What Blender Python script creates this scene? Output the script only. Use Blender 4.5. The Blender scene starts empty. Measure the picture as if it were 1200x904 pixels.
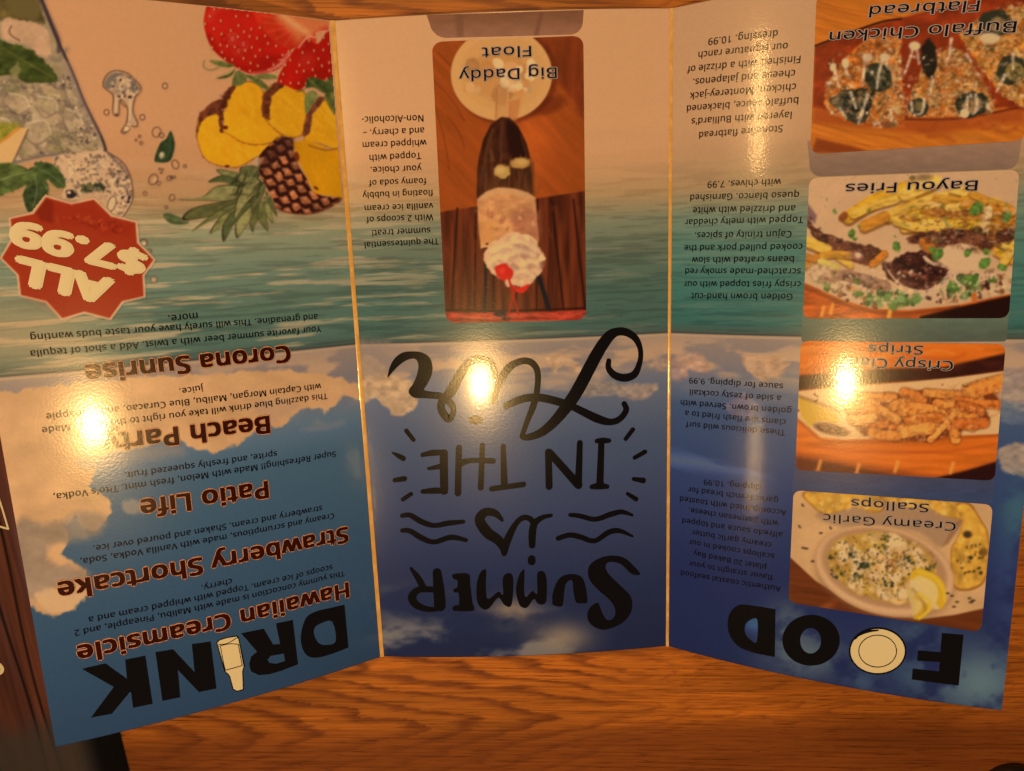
import bpy, math, os
import numpy as np
from mathutils import Matrix, Vector
from mathutils.geometry import tessellate_polygon

# ------------------------------------------------------------------ camera
U = 0.105                                  # one menu panel is 10.5 cm wide
CAM = np.array([0.48936, 1.40104, 2.29412]); RV = np.array([0.1949, 0.00351, 0.03641]); F = 844.618
def rotm(r):
    th = np.linalg.norm(r); k = r/th
    K = np.array([[0, -k[2], k[1]], [k[2], 0, -k[0]], [-k[1], k[0], 0]])
    return np.eye(3)+math.sin(th)*K+(1-math.cos(th))*K@K
R = rotm(RV)
sc = bpy.context.scene; col = sc.collection
cam = bpy.data.cameras.new('camera'); co = bpy.data.objects.new('camera', cam); col.objects.link(co)
cam.sensor_width = 36; cam.lens = 36*F/1200; cam.clip_start = .01; cam.clip_end = 50
M4 = Matrix(R.T.tolist()).to_4x4(); M4.translation = Vector(CAM*U); co.matrix_world = M4
sc.camera = co
# ------------------------------------------------------------------ light
wd = bpy.data.worlds.new('World'); sc.world = wd; wd.use_nodes = True
wb = wd.node_tree.nodes['Background']; wb.inputs[0].default_value = (1, .56, .28, 1); wb.inputs[1].default_value = .035
def lamp(name, p, watts, rad, color):
    l = bpy.data.lights.new(name, 'POINT'); l.energy = watts; l.shadow_soft_size = rad*U; l.color = color
    o = bpy.data.objects.new(name, l); col.objects.link(o); o.location = [c*U for c in p]; return o
WARM = (1, .595, .20)
lamp('pendant_lamp', (.04, .27, 3.65), 2.75, .085, WARM)
l = bpy.data.lights.new('unseen_soft_lamp', 'AREA'); l.shape = 'DISK'; l.size = 1.6*U; l.energy = 1.15; l.color = (1, .60, .215)      # unseen broad lamp added beyond the top edge, to brighten that end
o = bpy.data.objects.new('unseen_soft_lamp', l); col.objects.link(o); o.location = (.3*U, 5.2*U, 4.2*U); o.rotation_euler = (Vector((.3, 5.2, 4.2))-Vector((.5, 1.2, 0))).to_track_quat('Z', 'Y').to_euler()
lamp('room_lamp', (5.78, -1.56, 5.0), .07, .09, WARM)
def tube(p, watts, w, h):                  # long warm wall lamps of the room: the narrow streaks on the right panel
    l = bpy.data.lights.new('wall_lamp', 'AREA'); l.shape = 'RECTANGLE'; l.size = w*U; l.size_y = h*U; l.energy = watts; l.color = WARM
    o = bpy.data.objects.new('wall_lamp', l); col.objects.link(o); o.location = [c*U for c in p]
    z = (Vector(p)-Vector((1.2, p[1], .1))).normalized(); y = Vector((0, 1, 0)); x = y.cross(z).normalized()
    o.rotation_euler = Matrix((x, y, z)).transposed().to_euler()
tube((-2.68, 2.75, 5.0), .42, .10, 1.25); tube((-2.5, -1.15, 5.0), .16, .09, 1.1)
sc.view_settings.view_transform = 'Standard'; sc.view_settings.look = 'None'
sc.view_settings.exposure = 0.0; sc.view_settings.gamma = 1

# ------------------------------------------------------------------ the folded sheet
H = 2.0621; WL, WR = .98115, .98794; AL, CL, AR, CR, BM = .55347, -.233, .58108, -.31332, .02905
def arc(t, a, c):
    n = 12; x = 0; z = 0
    for i in range(n):
        A = a+c*t*(i+.5)/n; x = x+np.cos(A); z = z+np.sin(A)
    return x/n*t, z/n*t
def surf(k, s, v, off=0.0):
    """point of panel k ('L','M','R') at arc position s (0..1 from its left), height v, lifted off along the normal"""
    def xz(s):
        if k == 'L': x, z = arc((1-s)*WL, AL, CL); return -x, z
        if k == 'R': x, z = arc(s*WR, AR, CR); return 1+x, z
        return s, BM*4*s*(1-s)
    s = np.asarray(s, float); x, z = xz(s)
    if off:
        x1, z1 = xz(s+1e-3); x0, z0 = xz(s-1e-3); dx, dz = x1-x0, z1-z0; l = np.hypot(dx, dz)
        x = x-dz/l*off; z = z+dx/l*off
    return np.stack([x, np.asarray(v, float)+0*x, z], -1)
def proj(X):
    C = (X-CAM)@R.T
    return np.stack([600+F*C[..., 0]/-C[..., 2], 452-F*C[..., 1]/-C[..., 2]], -1)
def inv(k, P):
    """where on panel k the point seen at P in the photograph lies"""
    P = np.asarray(P, float); s = np.full(P.shape[:-1], .5); v = np.full_like(s, 1.0); e = 1e-4
    for _ in range(9):
        q = proj(surf(k, s, v)); a = (proj(surf(k, s+e, v))-q)/e; b = (proj(surf(k, s, v+e))-q)/e; d = P-q
        D = a[..., 0]*b[..., 1]-a[..., 1]*b[..., 0]
        s = np.clip(s+(d[..., 0]*b[..., 1]-d[..., 1]*b[..., 0])/D, -.6, 1.6)
        v = np.clip(v+(a[..., 0]*d[..., 1]-a[..., 1]*d[..., 0])/D, -1, 4)
    return s, v
def on_table(P, z=-.03):
    P = np.asarray(P, float); d = np.stack([(P[..., 0]-600)/F, (452-P[..., 1])/F, -np.ones(P.shape[:-1])], -1)@R
    return CAM+d*((z-CAM[2])/d[..., 2])[..., None]

# ------------------------------------------------------------------ painting with numpy at the vertices
def hsh(i, j, seed):
    n = (i*374761393+j*668265263+seed*362437) & 0x7fffffff
    n = ((n ^ (n >> 13))*1274126177) & 0x7fffffff
    return ((n ^ (n >> 16)) & 0xffff)/65535.0
def vn(x, y, seed=0):
    i = np.floor(x).astype(np.int64); j = np.floor(y).astype(np.int64); u = x-i; w = y-j
    u = u*u*(3-2*u); w = w*w*(3-2*w)
    return (hsh(i, j, seed)*(1-u)+hsh(i+1, j, seed)*u)*(1-w)+(hsh(i, j+1, seed)*(1-u)+hsh(i+1, j+1, seed)*u)*w
def fbm(x, y, seed=0, o=4):
    t = 0; a = .5; n = 0
    for k in range(o): t = t+a*vn(x*2**k, y*2**k, seed+k*17); n += a; a *= .5
    return t/n
def sst(a, b, x):
    t = np.clip((x-a)/(b-a), 0, 1); return t*t*(3-2*t)
def smooth(pts, closed=True, n=6):
    P = np.asarray(pts, float); N = len(P); out = []
    for i in range(N if closed else N-1):
        g = (lambda q: P[q % N]) if closed else (lambda q: P[min(max(q, 0), N-1)])
        a, b, c, d = g(i-1), g(i), g(i+1), g(i+2)
        for t in np.arange(n)/n: out.append(.5*(2*b+(c-a)*t+(2*a-5*b+4*c-d)*t*t+(3*b-a-3*c+d)*t**3))
    if not closed: out.append(P[-1])
    return np.array(out)
class Paint:
    def __init__(s, P, C=None):
        s.P = P; s.C = np.zeros((len(P), 3)) if C is None else C.copy(); s.A = np.zeros(len(P)); s.t(0, 0, 1)
        s.x, s.y = P[:, 0], P[:, 1]; s.clip = None
    def t(s, ox, oy, k): s.o = np.array([ox, oy], float); s.k = k; return s
    def T(s, pts): return s.o+np.asarray(pts, float)[..., :2]/s.k
    def near(s, q, m):
        lo, hi = q.min(0)-m, q.max(0)+m
        return np.nonzero((s.x > lo[0]) & (s.x < hi[0]) & (s.y > lo[1]) & (s.y < hi[1]))[0]
    def mix(s, I, m, c, tex=None):
        if s.clip is not None: m = m*s.clip[I]
        c = np.broadcast_to(np.asarray(c, float), (len(I), 3))
        if tex:
            sx, sy, amp, seed = tex
            c = c*(1+amp*2*(fbm(s.x[I]/sx, s.y[I]/sy, seed)-.5)[:, None])
        s.C[I] = s.C[I]*(1-m[:, None])+c*m[:, None]; s.A[I] = np.maximum(s.A[I], m)
    def sdf(s, q, I):
        P = s.P[I]; d = np.full(len(P), 1e9); ins = np.zeros(len(P), bool)
        for i in range(len(q)):
            a, b = q[i-1], q[i]; e = b-a; w = P-a; L = e@e+1e-12
            h = np.clip(w@e/L, 0, 1); r = w-h[:, None]*e; d = np.minimum(d, (r*r).sum(1))
            if a[1] != b[1]:
                c = ((a[1] > P[:, 1]) != (b[1] > P[:, 1])) & (P[:, 0] < (b[0]-a[0])*(P[:, 1]-a[1])/(b[1]-a[1])+a[0]); ins ^= c
        d = np.sqrt(d); return np.where(ins, -d, d)
    def poly(s, pts, c, soft=.8, a=1, sm=False, tex=None, rough=0, seed=3):
        q = s.T(pts)
        if sm: q = smooth(q, True, 4)
        I = s.near(q, soft+rough+1)
        if not len(I): return s
        d = s.sdf(q, I)
        if rough: d = d+rough*2*(fbm(s.x[I]/(rough*2), s.y[I]/(rough*2), seed)-.5)
        s.mix(I, a*(1-sst(-soft, soft, d)), c, tex); return s
    def ell(s, cx, cy, rx, ry, c, ang=0, soft=.8, a=1, tex=None, rough=0, seed=5):
        q = s.T([(cx, cy)])[0]; rx, ry = rx/s.k, ry/s.k; m = max(rx, ry)+soft+rough
        I = s.near(np.array([q]), m)
        if not len(I): return s
        w = s.P[I]-q; ca, sa = math.cos(ang), math.sin(ang); u = w[:, 0]*ca+w[:, 1]*sa; v = -w[:, 0]*sa+w[:, 1]*ca
        r = np.hypot(u/rx, v/ry); d = (r-1)*min(rx, ry)
        if rough: d = d+rough*2*(fbm(s.x[I]/(rough*2), s.y[I]/(rough*2), seed)-.5)
        s.mix(I, a*(1-sst(-soft, soft, d)), c, tex); return s
    def ring(s, cx, cy, rx, ry, w, c, ang=0, soft=.6, a=1):
        t = np.linspace(0, 2*math.pi, 25); ca, sa = math.cos(ang), math.sin(ang)
        return s.line([(cx+rx*math.cos(u)*ca-ry*math.sin(u)*sa, cy+rx*math.cos(u)*sa+ry*math.sin(u)*ca) for u in t], w, c, soft=soft, a=a, sm=False)
    def line(s, pts, w, c, soft=.7, a=1, sm=True, tex=None, w2=None):
        q = s.T(pts)
        if sm and len(q) > 2: q = smooth(q, False, 4)
        w = w/s.k; w2 = w if w2 is None else w2/s.k
        I = s.near(q, max(w, w2)+soft+.5)
        if not len(I): return s
        P = s.P[I]; d = np.full(len(P), 1e9); n = len(q)-1
        for i in range(n):
            e = q[i+1]-q[i]; u = P-q[i]; h = np.clip(u@e/(e@e+1e-12), 0, 1)
            r = np.hypot(*(u-h[:, None]*e).T); ww = w+(w2-w)*(i+h)/n; d = np.minimum(d, r-ww)
        s.mix(I, a*(1-sst(-soft, soft, d)), c, tex); return s
    def inside(s, pts, soft=1.0, sm=True, rough=0):
        """soft mask of an outline"""
        q = s.T(pts); q = smooth(q, True, 4) if sm else q; m = np.zeros(len(s.P)); I = s.near(q, soft+1)
        if len(I): m[I] = 1-sst(-soft, soft, s.sdf(q, I))
        return m
    def speck(s, pts, sx, sy, lo, hi, c, seed, a=1, soft=1.5, ang=0, o=4, sm=True):
        """blotches of colour c inside an outline, where a noise of grain (sx, sy) passes lo..hi"""
        sx, sy, a = sx*1.6, sy*1.6, a*.62; lo, hi = lo-.02, hi+.05
        m = s.inside(pts, soft, sm); I = np.nonzero(m > 0)[0]
        if not len(I): return s
        ca, sa = math.cos(ang), math.sin(ang); x, y = s.x[I], s.y[I]; u = (x*ca+y*sa)/sx; v = (-x*sa+y*ca)/sy
        f = fbm(u+.6*fbm(u*.7, v*.7, seed+5, 2), v, seed, o); t = sst(lo, hi, f) if hi > lo else 1-sst(hi, lo, f)
        s.mix(I, a*m[I]*t, c); return s
    def scat(s, n, pts, r0, r1, cols, seed, a=1, asp=.6, soft=.6, line=False, ang=None):
        rng = np.random.default_rng(seed); q = np.asarray(pts, float); lo, hi = q.min(0), q.max(0); k = 0; o, kk = s.o, s.k
        while k < n:
            p = lo+(hi-lo)*rng.random(2); ins = False
            for i in range(len(q)):
                A, B = q[i-1], q[i]
                if (A[1] > p[1]) != (B[1] > p[1]) and p[0] < (B[0]-A[0])*(p[1]-A[1])/(B[1]-A[1])+A[0]: ins = not ins
            if not ins: continue
            k += 1; r = r0+(r1-r0)*rng.random()**1.5; c = np.array(cols[rng.integers(len(cols))], float)*(.85+.3*rng.random())
            an = rng.random()*3.14 if ang is None else ang+rng.normal()*.25
            if line:
                dx, dy = math.cos(an)*r, math.sin(an)*r; b = rng.normal()*r*.3
                s.line([(p[0]-dx, p[1]-dy), (p[0]-dy/r*b, p[1]+dx/r*b), (p[0]+dx, p[1]+dy)], r*asp, c, soft=soft, a=a)
            else: s.ell(p[0], p[1], r, r*(asp+(1-asp)*rng.random()), c, an, soft=soft, a=a, rough=min(r*.35/s.k, 1.2), seed=int(k))
        return s
WHITE = np.array([.80, .50, .19])
def alb(c):
    c = np.clip(np.asarray(c, float)/255, 0, 1); l = np.where(c <= .04045, c/12.92, ((c+.055)/1.055)**2.4)
    return np.clip(l/WHITE, .006, .93)

# ------------------------------------------------------------------ materials
def newmat(name):
    m = bpy.data.materials.new(name); m.use_nodes = True; n = m.node_tree.nodes; return m, n, m.node_tree.links, n['Principled BSDF']
def paper_bump(n, l, b, k=1.0):
    tc = n.new('ShaderNodeTexCoord'); no = n.new('ShaderNodeTexNoise'); no.inputs['Scale'].default_value = 1500; no.inputs['Detail'].default_value = 2
    n2 = n.new('ShaderNodeTexNoise'); n2.inputs['Scale'].default_value = 45; n2.inputs['Detail'].default_value = 2
    l.new(tc.outputs['Object'], no.inputs['Vector']); l.new(tc.outputs['Object'], n2.inputs['Vector'])
    b1 = n.new('ShaderNodeBump'); b1.inputs['Strength'].default_value = .035*k; b1.inputs['Distance'].default_value = .0005
    b2 = n.new('ShaderNodeBump'); b2.inputs['Strength'].default_value = .018*k; b2.inputs['Distance'].default_value = .0012
    l.new(no.outputs['Fac'], b1.inputs['Height']); l.new(n2.outputs['Fac'], b2.inputs['Height']); l.new(b2.outputs[0], b1.inputs['Normal'])
    l.new(b1.outputs[0], b.inputs['Normal']); l.new(b1.outputs[0], b.inputs['Coat Normal']); return tc
def gloss(m, n, l, b, lobes=((.40, .30), (.50, .19), (.5, .075))):
    """printed coated paper: diffuse ink under a soft and a sharp varnish reflection"""
    b.inputs['Specular IOR Level'].default_value = 0; b.inputs['Roughness'].default_value = 1
    nrm = b.inputs['Normal'].links[0].from_socket; fz = n.new('ShaderNodeFresnel'); fz.inputs['IOR'].default_value = 1.5; l.new(nrm, fz.inputs['Normal']); last = b.outputs[0]
    for k, rr in lobes:
        g = n.new('ShaderNodeBsdfGlossy'); g.distribution = 'BECKMANN'; g.inputs['Roughness'].default_value = rr; l.new(nrm, g.inputs['Normal'])
        mu = n.new('ShaderNodeMath'); mu.operation = 'MULTIPLY'; mu.inputs[1].default_value = k; l.new(fz.outputs[0], mu.inputs[0])
        mx = n.new('ShaderNodeMixShader'); l.new(mu.outputs[0], mx.inputs[0]); l.new(last, mx.inputs[1]); l.new(g.outputs[0], mx.inputs[2]); last = mx.outputs[0]
    l.new(last, n['Material Output'].inputs['Surface'])
m_print, n, l, b = newmat('glossy_printed_paper')
at = n.new('ShaderNodeAttribute'); at.attribute_name = 'ink'
tc = paper_bump(n, l, b); gloss(m_print, n, l, b)
nz = n.new('ShaderNodeTexNoise'); nz.inputs['Scale'].default_value = 900; nz.inputs['Detail'].default_value = 3; l.new(tc.outputs['Object'], nz.inputs['Vector'])
mr = n.new('ShaderNodeMapRange'); mr.inputs['To Min'].default_value = .93; mr.inputs['To Max'].default_value = 1.07; l.new(nz.outputs['Fac'], mr.inputs['Value'])
mm = n.new('ShaderNodeVectorMath'); mm.operation = 'SCALE'; l.new(at.outputs['Color'], mm.inputs[0]); l.new(mr.outputs[0], mm.inputs['Scale'])
l.new(mm.outputs[0], b.inputs['Base Color'])
def inkmat(name, c):
    m, n, l, b = newmat(name); b.inputs['Base Color'].default_value = (*alb(c), 1); paper_bump(n, l, b); gloss(m, n, l, b); return m
m_black = inkmat('black_ink', (16, 12, 11)); m_cream = inkmat('white_ink', (232, 190, 122)); m_brown = inkmat('brown_ink', (50, 12, 6))
m_halo = inkmat('pale_orange_ink', (206, 126, 72)); m_fold = inkmat('yellow_fold_edge', (228, 150, 46)); m_grey = inkmat('grey_ink', (150, 110, 78))
m_halo2 = inkmat('grey_outline_ink', (172, 138, 112))

# ------------------------------------------------------------------ meshes
def link(name, V, Fc, mat, parent=None, C=None, label=None, smoothed=True, mats=None, fmat=None):
    me = bpy.data.meshes.new(name); V = np.asarray(V, float)*U
    if isinstance(Fc, np.ndarray):
        nf, k = Fc.shape; me.vertices.add(len(V)); me.vertices.foreach_set('co', V.ravel())
        me.loops.add(nf*k); me.loops.foreach_set('vertex_index', Fc.ravel().astype(np.int32))
        me.polygons.add(nf); me.polygons.foreach_set('loop_start', np.arange(0, nf*k, k, dtype=np.int32))
        me.update(calc_edges=True)
    else: me.from_pydata(V.tolist(), [], Fc); me.update()
    me.materials.append(mat)
    for m in mats or []: me.materials.append(m)
    if fmat is not None: me.polygons.foreach_set('material_index', np.asarray(fmat, np.int32))
    if smoothed: me.polygons.foreach_set('use_smooth', np.ones(len(me.polygons), bool))
    if C is not None:
        a = me.color_attributes.new('ink', 'FLOAT_COLOR', 'POINT')
        a.data.foreach_set('color', np.concatenate([alb(C), np.ones((len(C), 1))], 1).astype(np.float32).ravel())
    o = bpy.data.objects.new(name, me); col.objects.link(o)
    if parent: o.parent = parent
    if label: o['label'] = label
    return o
def grid_faces(nr, nc):
    i = np.arange(nr-1)[:, None]*nc+np.arange(nc-1)[None, :]
    return np.stack([i, i+1, i+1+nc, i+nc], -1).reshape(-1, 4)
def empty(name, label, cat, loc=(0, 0, 0)):
    o = bpy.data.objects.new(name, None); o.empty_display_size = .01; col.objects.link(o); o.location = [c*U for c in loc]
    o['label'] = label; o['category'] = cat; return o
LIFT = [0.0]
def ink(k, polys, mat, parent, name, label=None, off=.0012, maxs=.05):
    """flat ink shapes (photo-pixel outlines, holes as further rings) laid on panel k"""
    V = []; Fc = []
    for rings in polys:
        rings = [np.asarray(r, float) for r in rings]
        uv = [np.stack(inv(k, r), -1) for r in rings]
        # normalise orientation so that normals face out of the sheet
        tris = tessellate_polygon([[Vector((p[0], p[1], 0)) for p in r] for r in uv]); allp = np.concatenate(uv)
        T = [[allp[i] for i in t] for t in tris]; work = T; out = []
        while work:
            t = work.pop(); e = [abs(t[(i+1) % 3][0]-t[i][0]) for i in range(3)]; j = int(np.argmax(e))
            if e[j] > maxs:
                a, b2, c = t[j], t[(j+1) % 3], t[(j+2) % 3]; m = (a+b2)/2; work.append([a, m, c]); work.append([m, b2, c])
            else: out.append(t)
        for t in out:
            ar = (t[1][0]-t[0][0])*(t[2][1]-t[0][1])-(t[2][0]-t[0][0])*(t[1][1]-t[0][1])
            if abs(ar) < 1e-10: continue
            if ar < 0: t = t[::-1]
            n0 = len(V); V += list(surf(k, np.array([p[0] for p in t]), np.array([p[1] for p in t]), off)); Fc.append((n0, n0+1, n0+2))
    return link(name, V, Fc, mat, parent, label=label)
def ribbon(pts, k=1, ox=0, oy=0, n=6):
    """outline of a brush stroke through (x, y, half width)"""
    P = np.array([(ox+p[0]/k, oy+p[1]/k, p[2]/k) for p in pts], float)
    Q = smooth(P, False, n) if len(P) > 2 else np.array([P[0]+(P[1]-P[0])*t for t in np.linspace(0, 1, 4)])
    T = np.gradient(Q[:, :2], axis=0); T /= np.linalg.norm(T, axis=1)[:, None]+1e-9; N = np.stack([-T[:, 1], T[:, 0]], 1)
    w = np.maximum(Q[:, 2:3], .3); L = Q[:, :2]+N*w; Rr = Q[:, :2]-N*w; out = []
    quads = [(L[i], L[i+1], Rr[i+1], Rr[i]) for i in range(len(Q)-1)]
    caps = []
    for p, t, ww in ((Q[0, :2], -T[0], Q[0, 2]), (Q[-1, :2], T[-1], Q[-1, 2])):
        nn = np.array([-t[1], t[0]]); caps.append([p+nn*ww*math.cos(a)+t*ww*math.sin(a) for a in np.linspace(0, math.pi, 9)])
    return quads, caps
def strokes(k, lst, mat, parent, name, label=None, tr=(1, 0, 0), off=.0012):
    """several brush strokes as one lettering; every stroke lies a hair above the one before, so none share a plane"""
    V = []; Fc = []
    for j, pts in enumerate(lst):
        quads, caps = ribbon(pts, *tr); o = off+j*.00022
        for q in list(quads)+caps:
            s, v = inv(k, np.array(q)); n0 = len(V)
            ar = np.sum(s*np.roll(v, -1)-np.roll(s, -1)*v)
            if ar < 0: s, v = s[::-1], v[::-1]
            V += list(surf(k, s, v, o)); Fc.append(tuple(range(n0, n0+len(q))))
    return link(name, V, Fc, mat, parent, label=label)
try: FONT = bpy.data.fonts.load(os.path.join(bpy.utils.resource_path('LOCAL'), 'datafiles', 'fonts', 'NotoSansHebrew-Regular.woff2'))
except Exception: FONT = None
def glyphs(txt, sp=1.0):
    c = bpy.data.curves.new('t', 'FONT'); c.body = txt
    if FONT: c.font = FONT
    c.space_character = sp; c.resolution_u = 2; c.fill_mode = 'FRONT'
    o = bpy.data.objects.new('t', c); col.objects.link(o); dg = bpy.context.evaluated_depsgraph_get()
    me = o.evaluated_get(dg).to_mesh(); V = np.array([v.co[:2] for v in me.vertices]); Fc = [tuple(p.vertices) for p in me.polygons]
    o.evaluated_get(dg).to_mesh_clear(); bpy.data.objects.remove(o); bpy.data.curves.remove(c); return V, Fc
def text(k, txt, p0, p1, mat, parent, name='text_line', bold=.012, hs=1.0, cap=None, off=.0014, halo=None, hb=.05, label=None, sp=1.05):
    """a printed line read from p0 to p1 (baseline ends, photo pixels) on panel k"""
    s, v = inv(k, np.array([p0, p1])); a = np.array([s[0], v[0]]); e = np.array([s[1]-s[0], v[1]-v[0]]); W = np.hypot(*e)
    V, Fc = glyphs(txt, sp); x0, x1 = V[:, 0].min(), V[:, 0].max(); kx = W/(x1-x0)
    ky = kx*hs
    if cap:
        s2, v2 = inv(k, np.array([[(p0[0]+p1[0])/2, (p0[1]+p1[1])/2], [(p0[0]+p1[0])/2, (p0[1]+p1[1])/2+cap]])); ky = abs(v2[1]-v2[0])/.714
    ex = e/W; ey = np.array([-ex[1], ex[0]])
    def put(shifts, mat, nm, off, lab=None):
        X = []; G = []
        for q, (dx, dy) in enumerate(shifts):     # overprinted a hair apart: heavier letters
            Q = a+(V[:, :1]-x0+dx)*kx*ex+(V[:, 1:]+dy)*ky*ey; n0 = q*len(V)
            X.append(surf(k, Q[:, 0], Q[:, 1], off+q*.00012)); G += [tuple(i+n0 for i in f) for f in Fc]
        return link(nm, np.concatenate(X), G, mat, parent, label=lab, smoothed=False)
    if halo:
        put([(hb*math.cos(t), hb*math.sin(t)) for t in np.arange(8)*math.pi/4], halo, 'lettering_outline', off); off += .0014
    return put([(-bold, -bold*.4), (bold, bold*.4)] if bold < .02 else [(q*bold*math.cos(t), q*bold*math.sin(t)) for q in (1, .5) for t in np.arange(8)*math.pi/4] if bold > .04 else [(-bold, -bold*.6), (bold, -bold*.6), (bold, bold*.6), (-bold, bold*.6)], mat, name, off, label)

# ------------------------------------------------------------------ background print of the three panels
def keyed(y, ks):
    y = np.asarray(y); K = np.array([q[0] for q in ks], float); return np.stack([np.interp(y, K, [q[1][i] for q in ks]) for i in range(3)], -1)
def ymid(v): return proj(surf('M', np.full_like(v, .5), v))[:, 1]
def back_print(k, s, v, P):
    """sand, sea, horizon and clouded evening sky: the ink of the sheet at (s, v); P only places the cloud outlines"""
    Y = ymid(v); sx = s+{'L': -1, 'M': 0, 'R': 1}[k]
    sand = {'L': (206, 142, 92), 'M': (212, 150, 98), 'R': (196, 142, 96)}[k]
    dk = {'L': (150, 142, 102), 'M': (130, 124, 92), 'R': (118, 126, 98)}[k]
    sea_c = {'L': ((118, 126, 98), (92, 110, 88), (84, 104, 86)), 'M': ((100, 106, 82), (78, 98, 80), (74, 94, 78)), 'R': ((84, 116, 96), (68, 108, 92), (62, 98, 84))}[k]
    ks = [(-60, sand), (150, sand), (185, np.array(sand)*.97), (230, np.array(sand)*.86+np.array([0, 8, 4])), (262, dk), (300, sea_c[0]), (350, sea_c[1]), (385, sea_c[2]), (396, (76, 86, 72)),
          (397.6, (60, 60, 56)), (399.5, (190, 150, 112)), (403, (148, 122, 104)), (430, (132, 114, 106)), (455, (104, 104, 112)), (520, (76, 82, 98)), (600, (62, 66, 88)), (690, (42, 46, 70)), (790, (34, 38, 60))]
    if k == 'L': ks = ks[:-5]+[(455, (120, 112, 110)), (480, (96, 110, 122)), (520, (70, 92, 104)), (620, (58, 80, 96)), (790, (45, 62, 82))]
    if k == 'R': ks = ks[:-4]+[(480, (68, 82, 106)), (560, (50, 62, 96)), (660, (39, 45, 80)), (790, (35, 41, 72))]
    p = Paint(P, keyed(Y, ks)); C = p.C
    # sea ripples: long thin streaks, pale foam towards the left
    sea = sst(165, 275, Y)*(1-sst(393, 397, Y))
    r = fbm(sx*5, v*75, 11, 4); r2 = fbm(sx*9, v*130, 23, 3)
    foam = sst(.54, .70, r)*sea*(sst(1.3, -.7, sx)*.8+.12); dark = sst(.52, .3, r2)*sea*.13
    C += (np.array([205, 165, 118])-C)*foam[:, None]*.75; C *= (1-dark)[:, None]
    C *= (1+(.06*(fbm(sx*2.5, v*25, 31, 3)-.5)*sst(100, 200, Y)*(1-sst(390, 396, Y))))[:, None]
    # clouds under the horizon line
    sky = sst(399, 402, Y)
    band = np.exp(-((Y-425)/26)**2)*sky; n1 = fbm(sx*8, v*24, 41, 4)
    m = sst(.45, .64, n1)*band; C += (np.array([206, 154, 108])-C)*(m*.75)[:, None]
    n2 = fbm(sx*7+3, v*18, 57, 4); m = sst(.49, .68, n2)*np.exp(-((Y-450)/16)**2)*sky; C += (np.array([196, 150, 112])-C)*(m*.55)[:, None]
    wsp = fbm(sx*4+2*v, v*7-1.5*sx, 71, 5)
    if k == 'M':
        m = sst(.48, .68, fbm(sx*5+1.2, v*9, 63, 5))*sst(700, 745, Y)*sst(.92, .5, s)*.8; C += (np.array([140, 124, 108])-C)*m[:, None]
        m = sst(.45, .62, wsp)*np.exp(-((Y-712)/22)**2)*sst(.35, .05, s)*.7; C += (np.array([138, 124, 100])-C)*m[:, None]
        m = np.exp(-((P[:, 0]-600)/28)**2-((P[:, 1]-718)/16)**2)*sst(.35, .6, wsp); C += (np.array([165, 132, 98])-C)*(m*.8)[:, None]
        m = np.exp(-((P[:, 0]-660)/32)**2-((P[:, 1]-748)/18)**2)*sst(.3, .55, wsp); C += (np.array([160, 130, 100])-C)*(m*.8)[:, None]
        p.poly([(422, 418), (445, 425), (462, 440), (484, 452), (490, 468), (480, 484), (462, 487), (452, 476), (440, 468), (422, 470)], (196, 150, 105), soft=2, sm=True, rough=4, a=.9, tex=(8, 6, .25, 3))
        p.poly([(422, 400), (480, 410), (500, 430), (470, 436), (422, 440)], (150, 122, 102), soft=6, sm=True, rough=4, a=.7)
        for q, c in (([(641, 418), (668, 420), (682, 432), (676, 437), (660, 430), (652, 437), (645, 432)], (196, 148, 104)), ([(757, 424), (786, 422), (786, 432), (770, 434)], (180, 140, 108)), ([(722, 452), (770, 450), (760, 466), (735, 468), (724, 462)], (176, 140, 112)), ([(680, 450), (718, 448), (720, 462), (684, 464)], (150, 124, 104))):
            p.poly(q, c, soft=2.5, sm=True, rough=3, a=.75, tex=(6, 4, .25, 8))
    if k == 'L':
        p.poly([(-60, 470), (60, 452), (200, 440), (330, 434), (392, 442), (425, 452), (433, 468), (420, 468), (404, 462), (392, 475), (380, 486), (374, 478), (352, 480), (336, 497), (322, 501), (312, 495), (290, 512), (276, 522), (255, 531), (230, 528), (214, 517), (195, 516), (150, 528), (110, 540), (112, 560), (104, 570), (128, 584), (129, 600), (112, 622), (96, 622), (88, 606), (75, 616), (82, 634), (70, 650), (100, 668), (104, 690), (88, 714), (62, 722), (44, 716), (20, 700), (-60, 700)], (206, 150, 98), soft=2, rough=5, seed=9, tex=(34, 24, .12, 4))
        p.poly([(20, 610), (60, 614), (95, 600), (122, 606), (118, 624), (90, 634), (60, 640), (60, 660), (100, 668), (104, 690), (80, 700), (66, 690), (40, 704), (20, 680)], (140, 114, 92), soft=6, sm=True, rough=5, a=.8, tex=(22, 16, .2, 8))
        p.poly([(40, 696), (70, 688), (96, 680), (100, 694), (84, 714), (60, 718)], (212, 162, 112), soft=3, sm=True, rough=3, a=.8)
        p.poly([(144, 588), (160, 586), (176, 592), (170, 600), (150, 602)], (150, 128, 110), soft=3, sm=True, rough=3, a=.8)
        p.poly([(290, 474), (330, 470), (352, 474), (334, 488), (316, 494)], (184, 138, 104), soft=4, sm=True, rough=4, a=.6)
        p.poly([(352, 505), (366, 498), (372, 490), (384, 496), (400, 492), (404, 497), (386, 504)], (120, 118, 118), soft=3, sm=True, rough=2, a=.6)
        p.poly([(90, 540), (140, 530), (200, 520), (214, 534), (150, 542), (110, 552)], (130, 118, 108), soft=7, sm=True, rough=4, a=.75)
        m = sst(.46, .64, wsp)*np.exp(-((P[:, 0]-432)/26)**2-((P[:, 1]-722)/20)**2); C += (np.array([130, 118, 96])-C)*(m*.8)[:, None]
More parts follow.
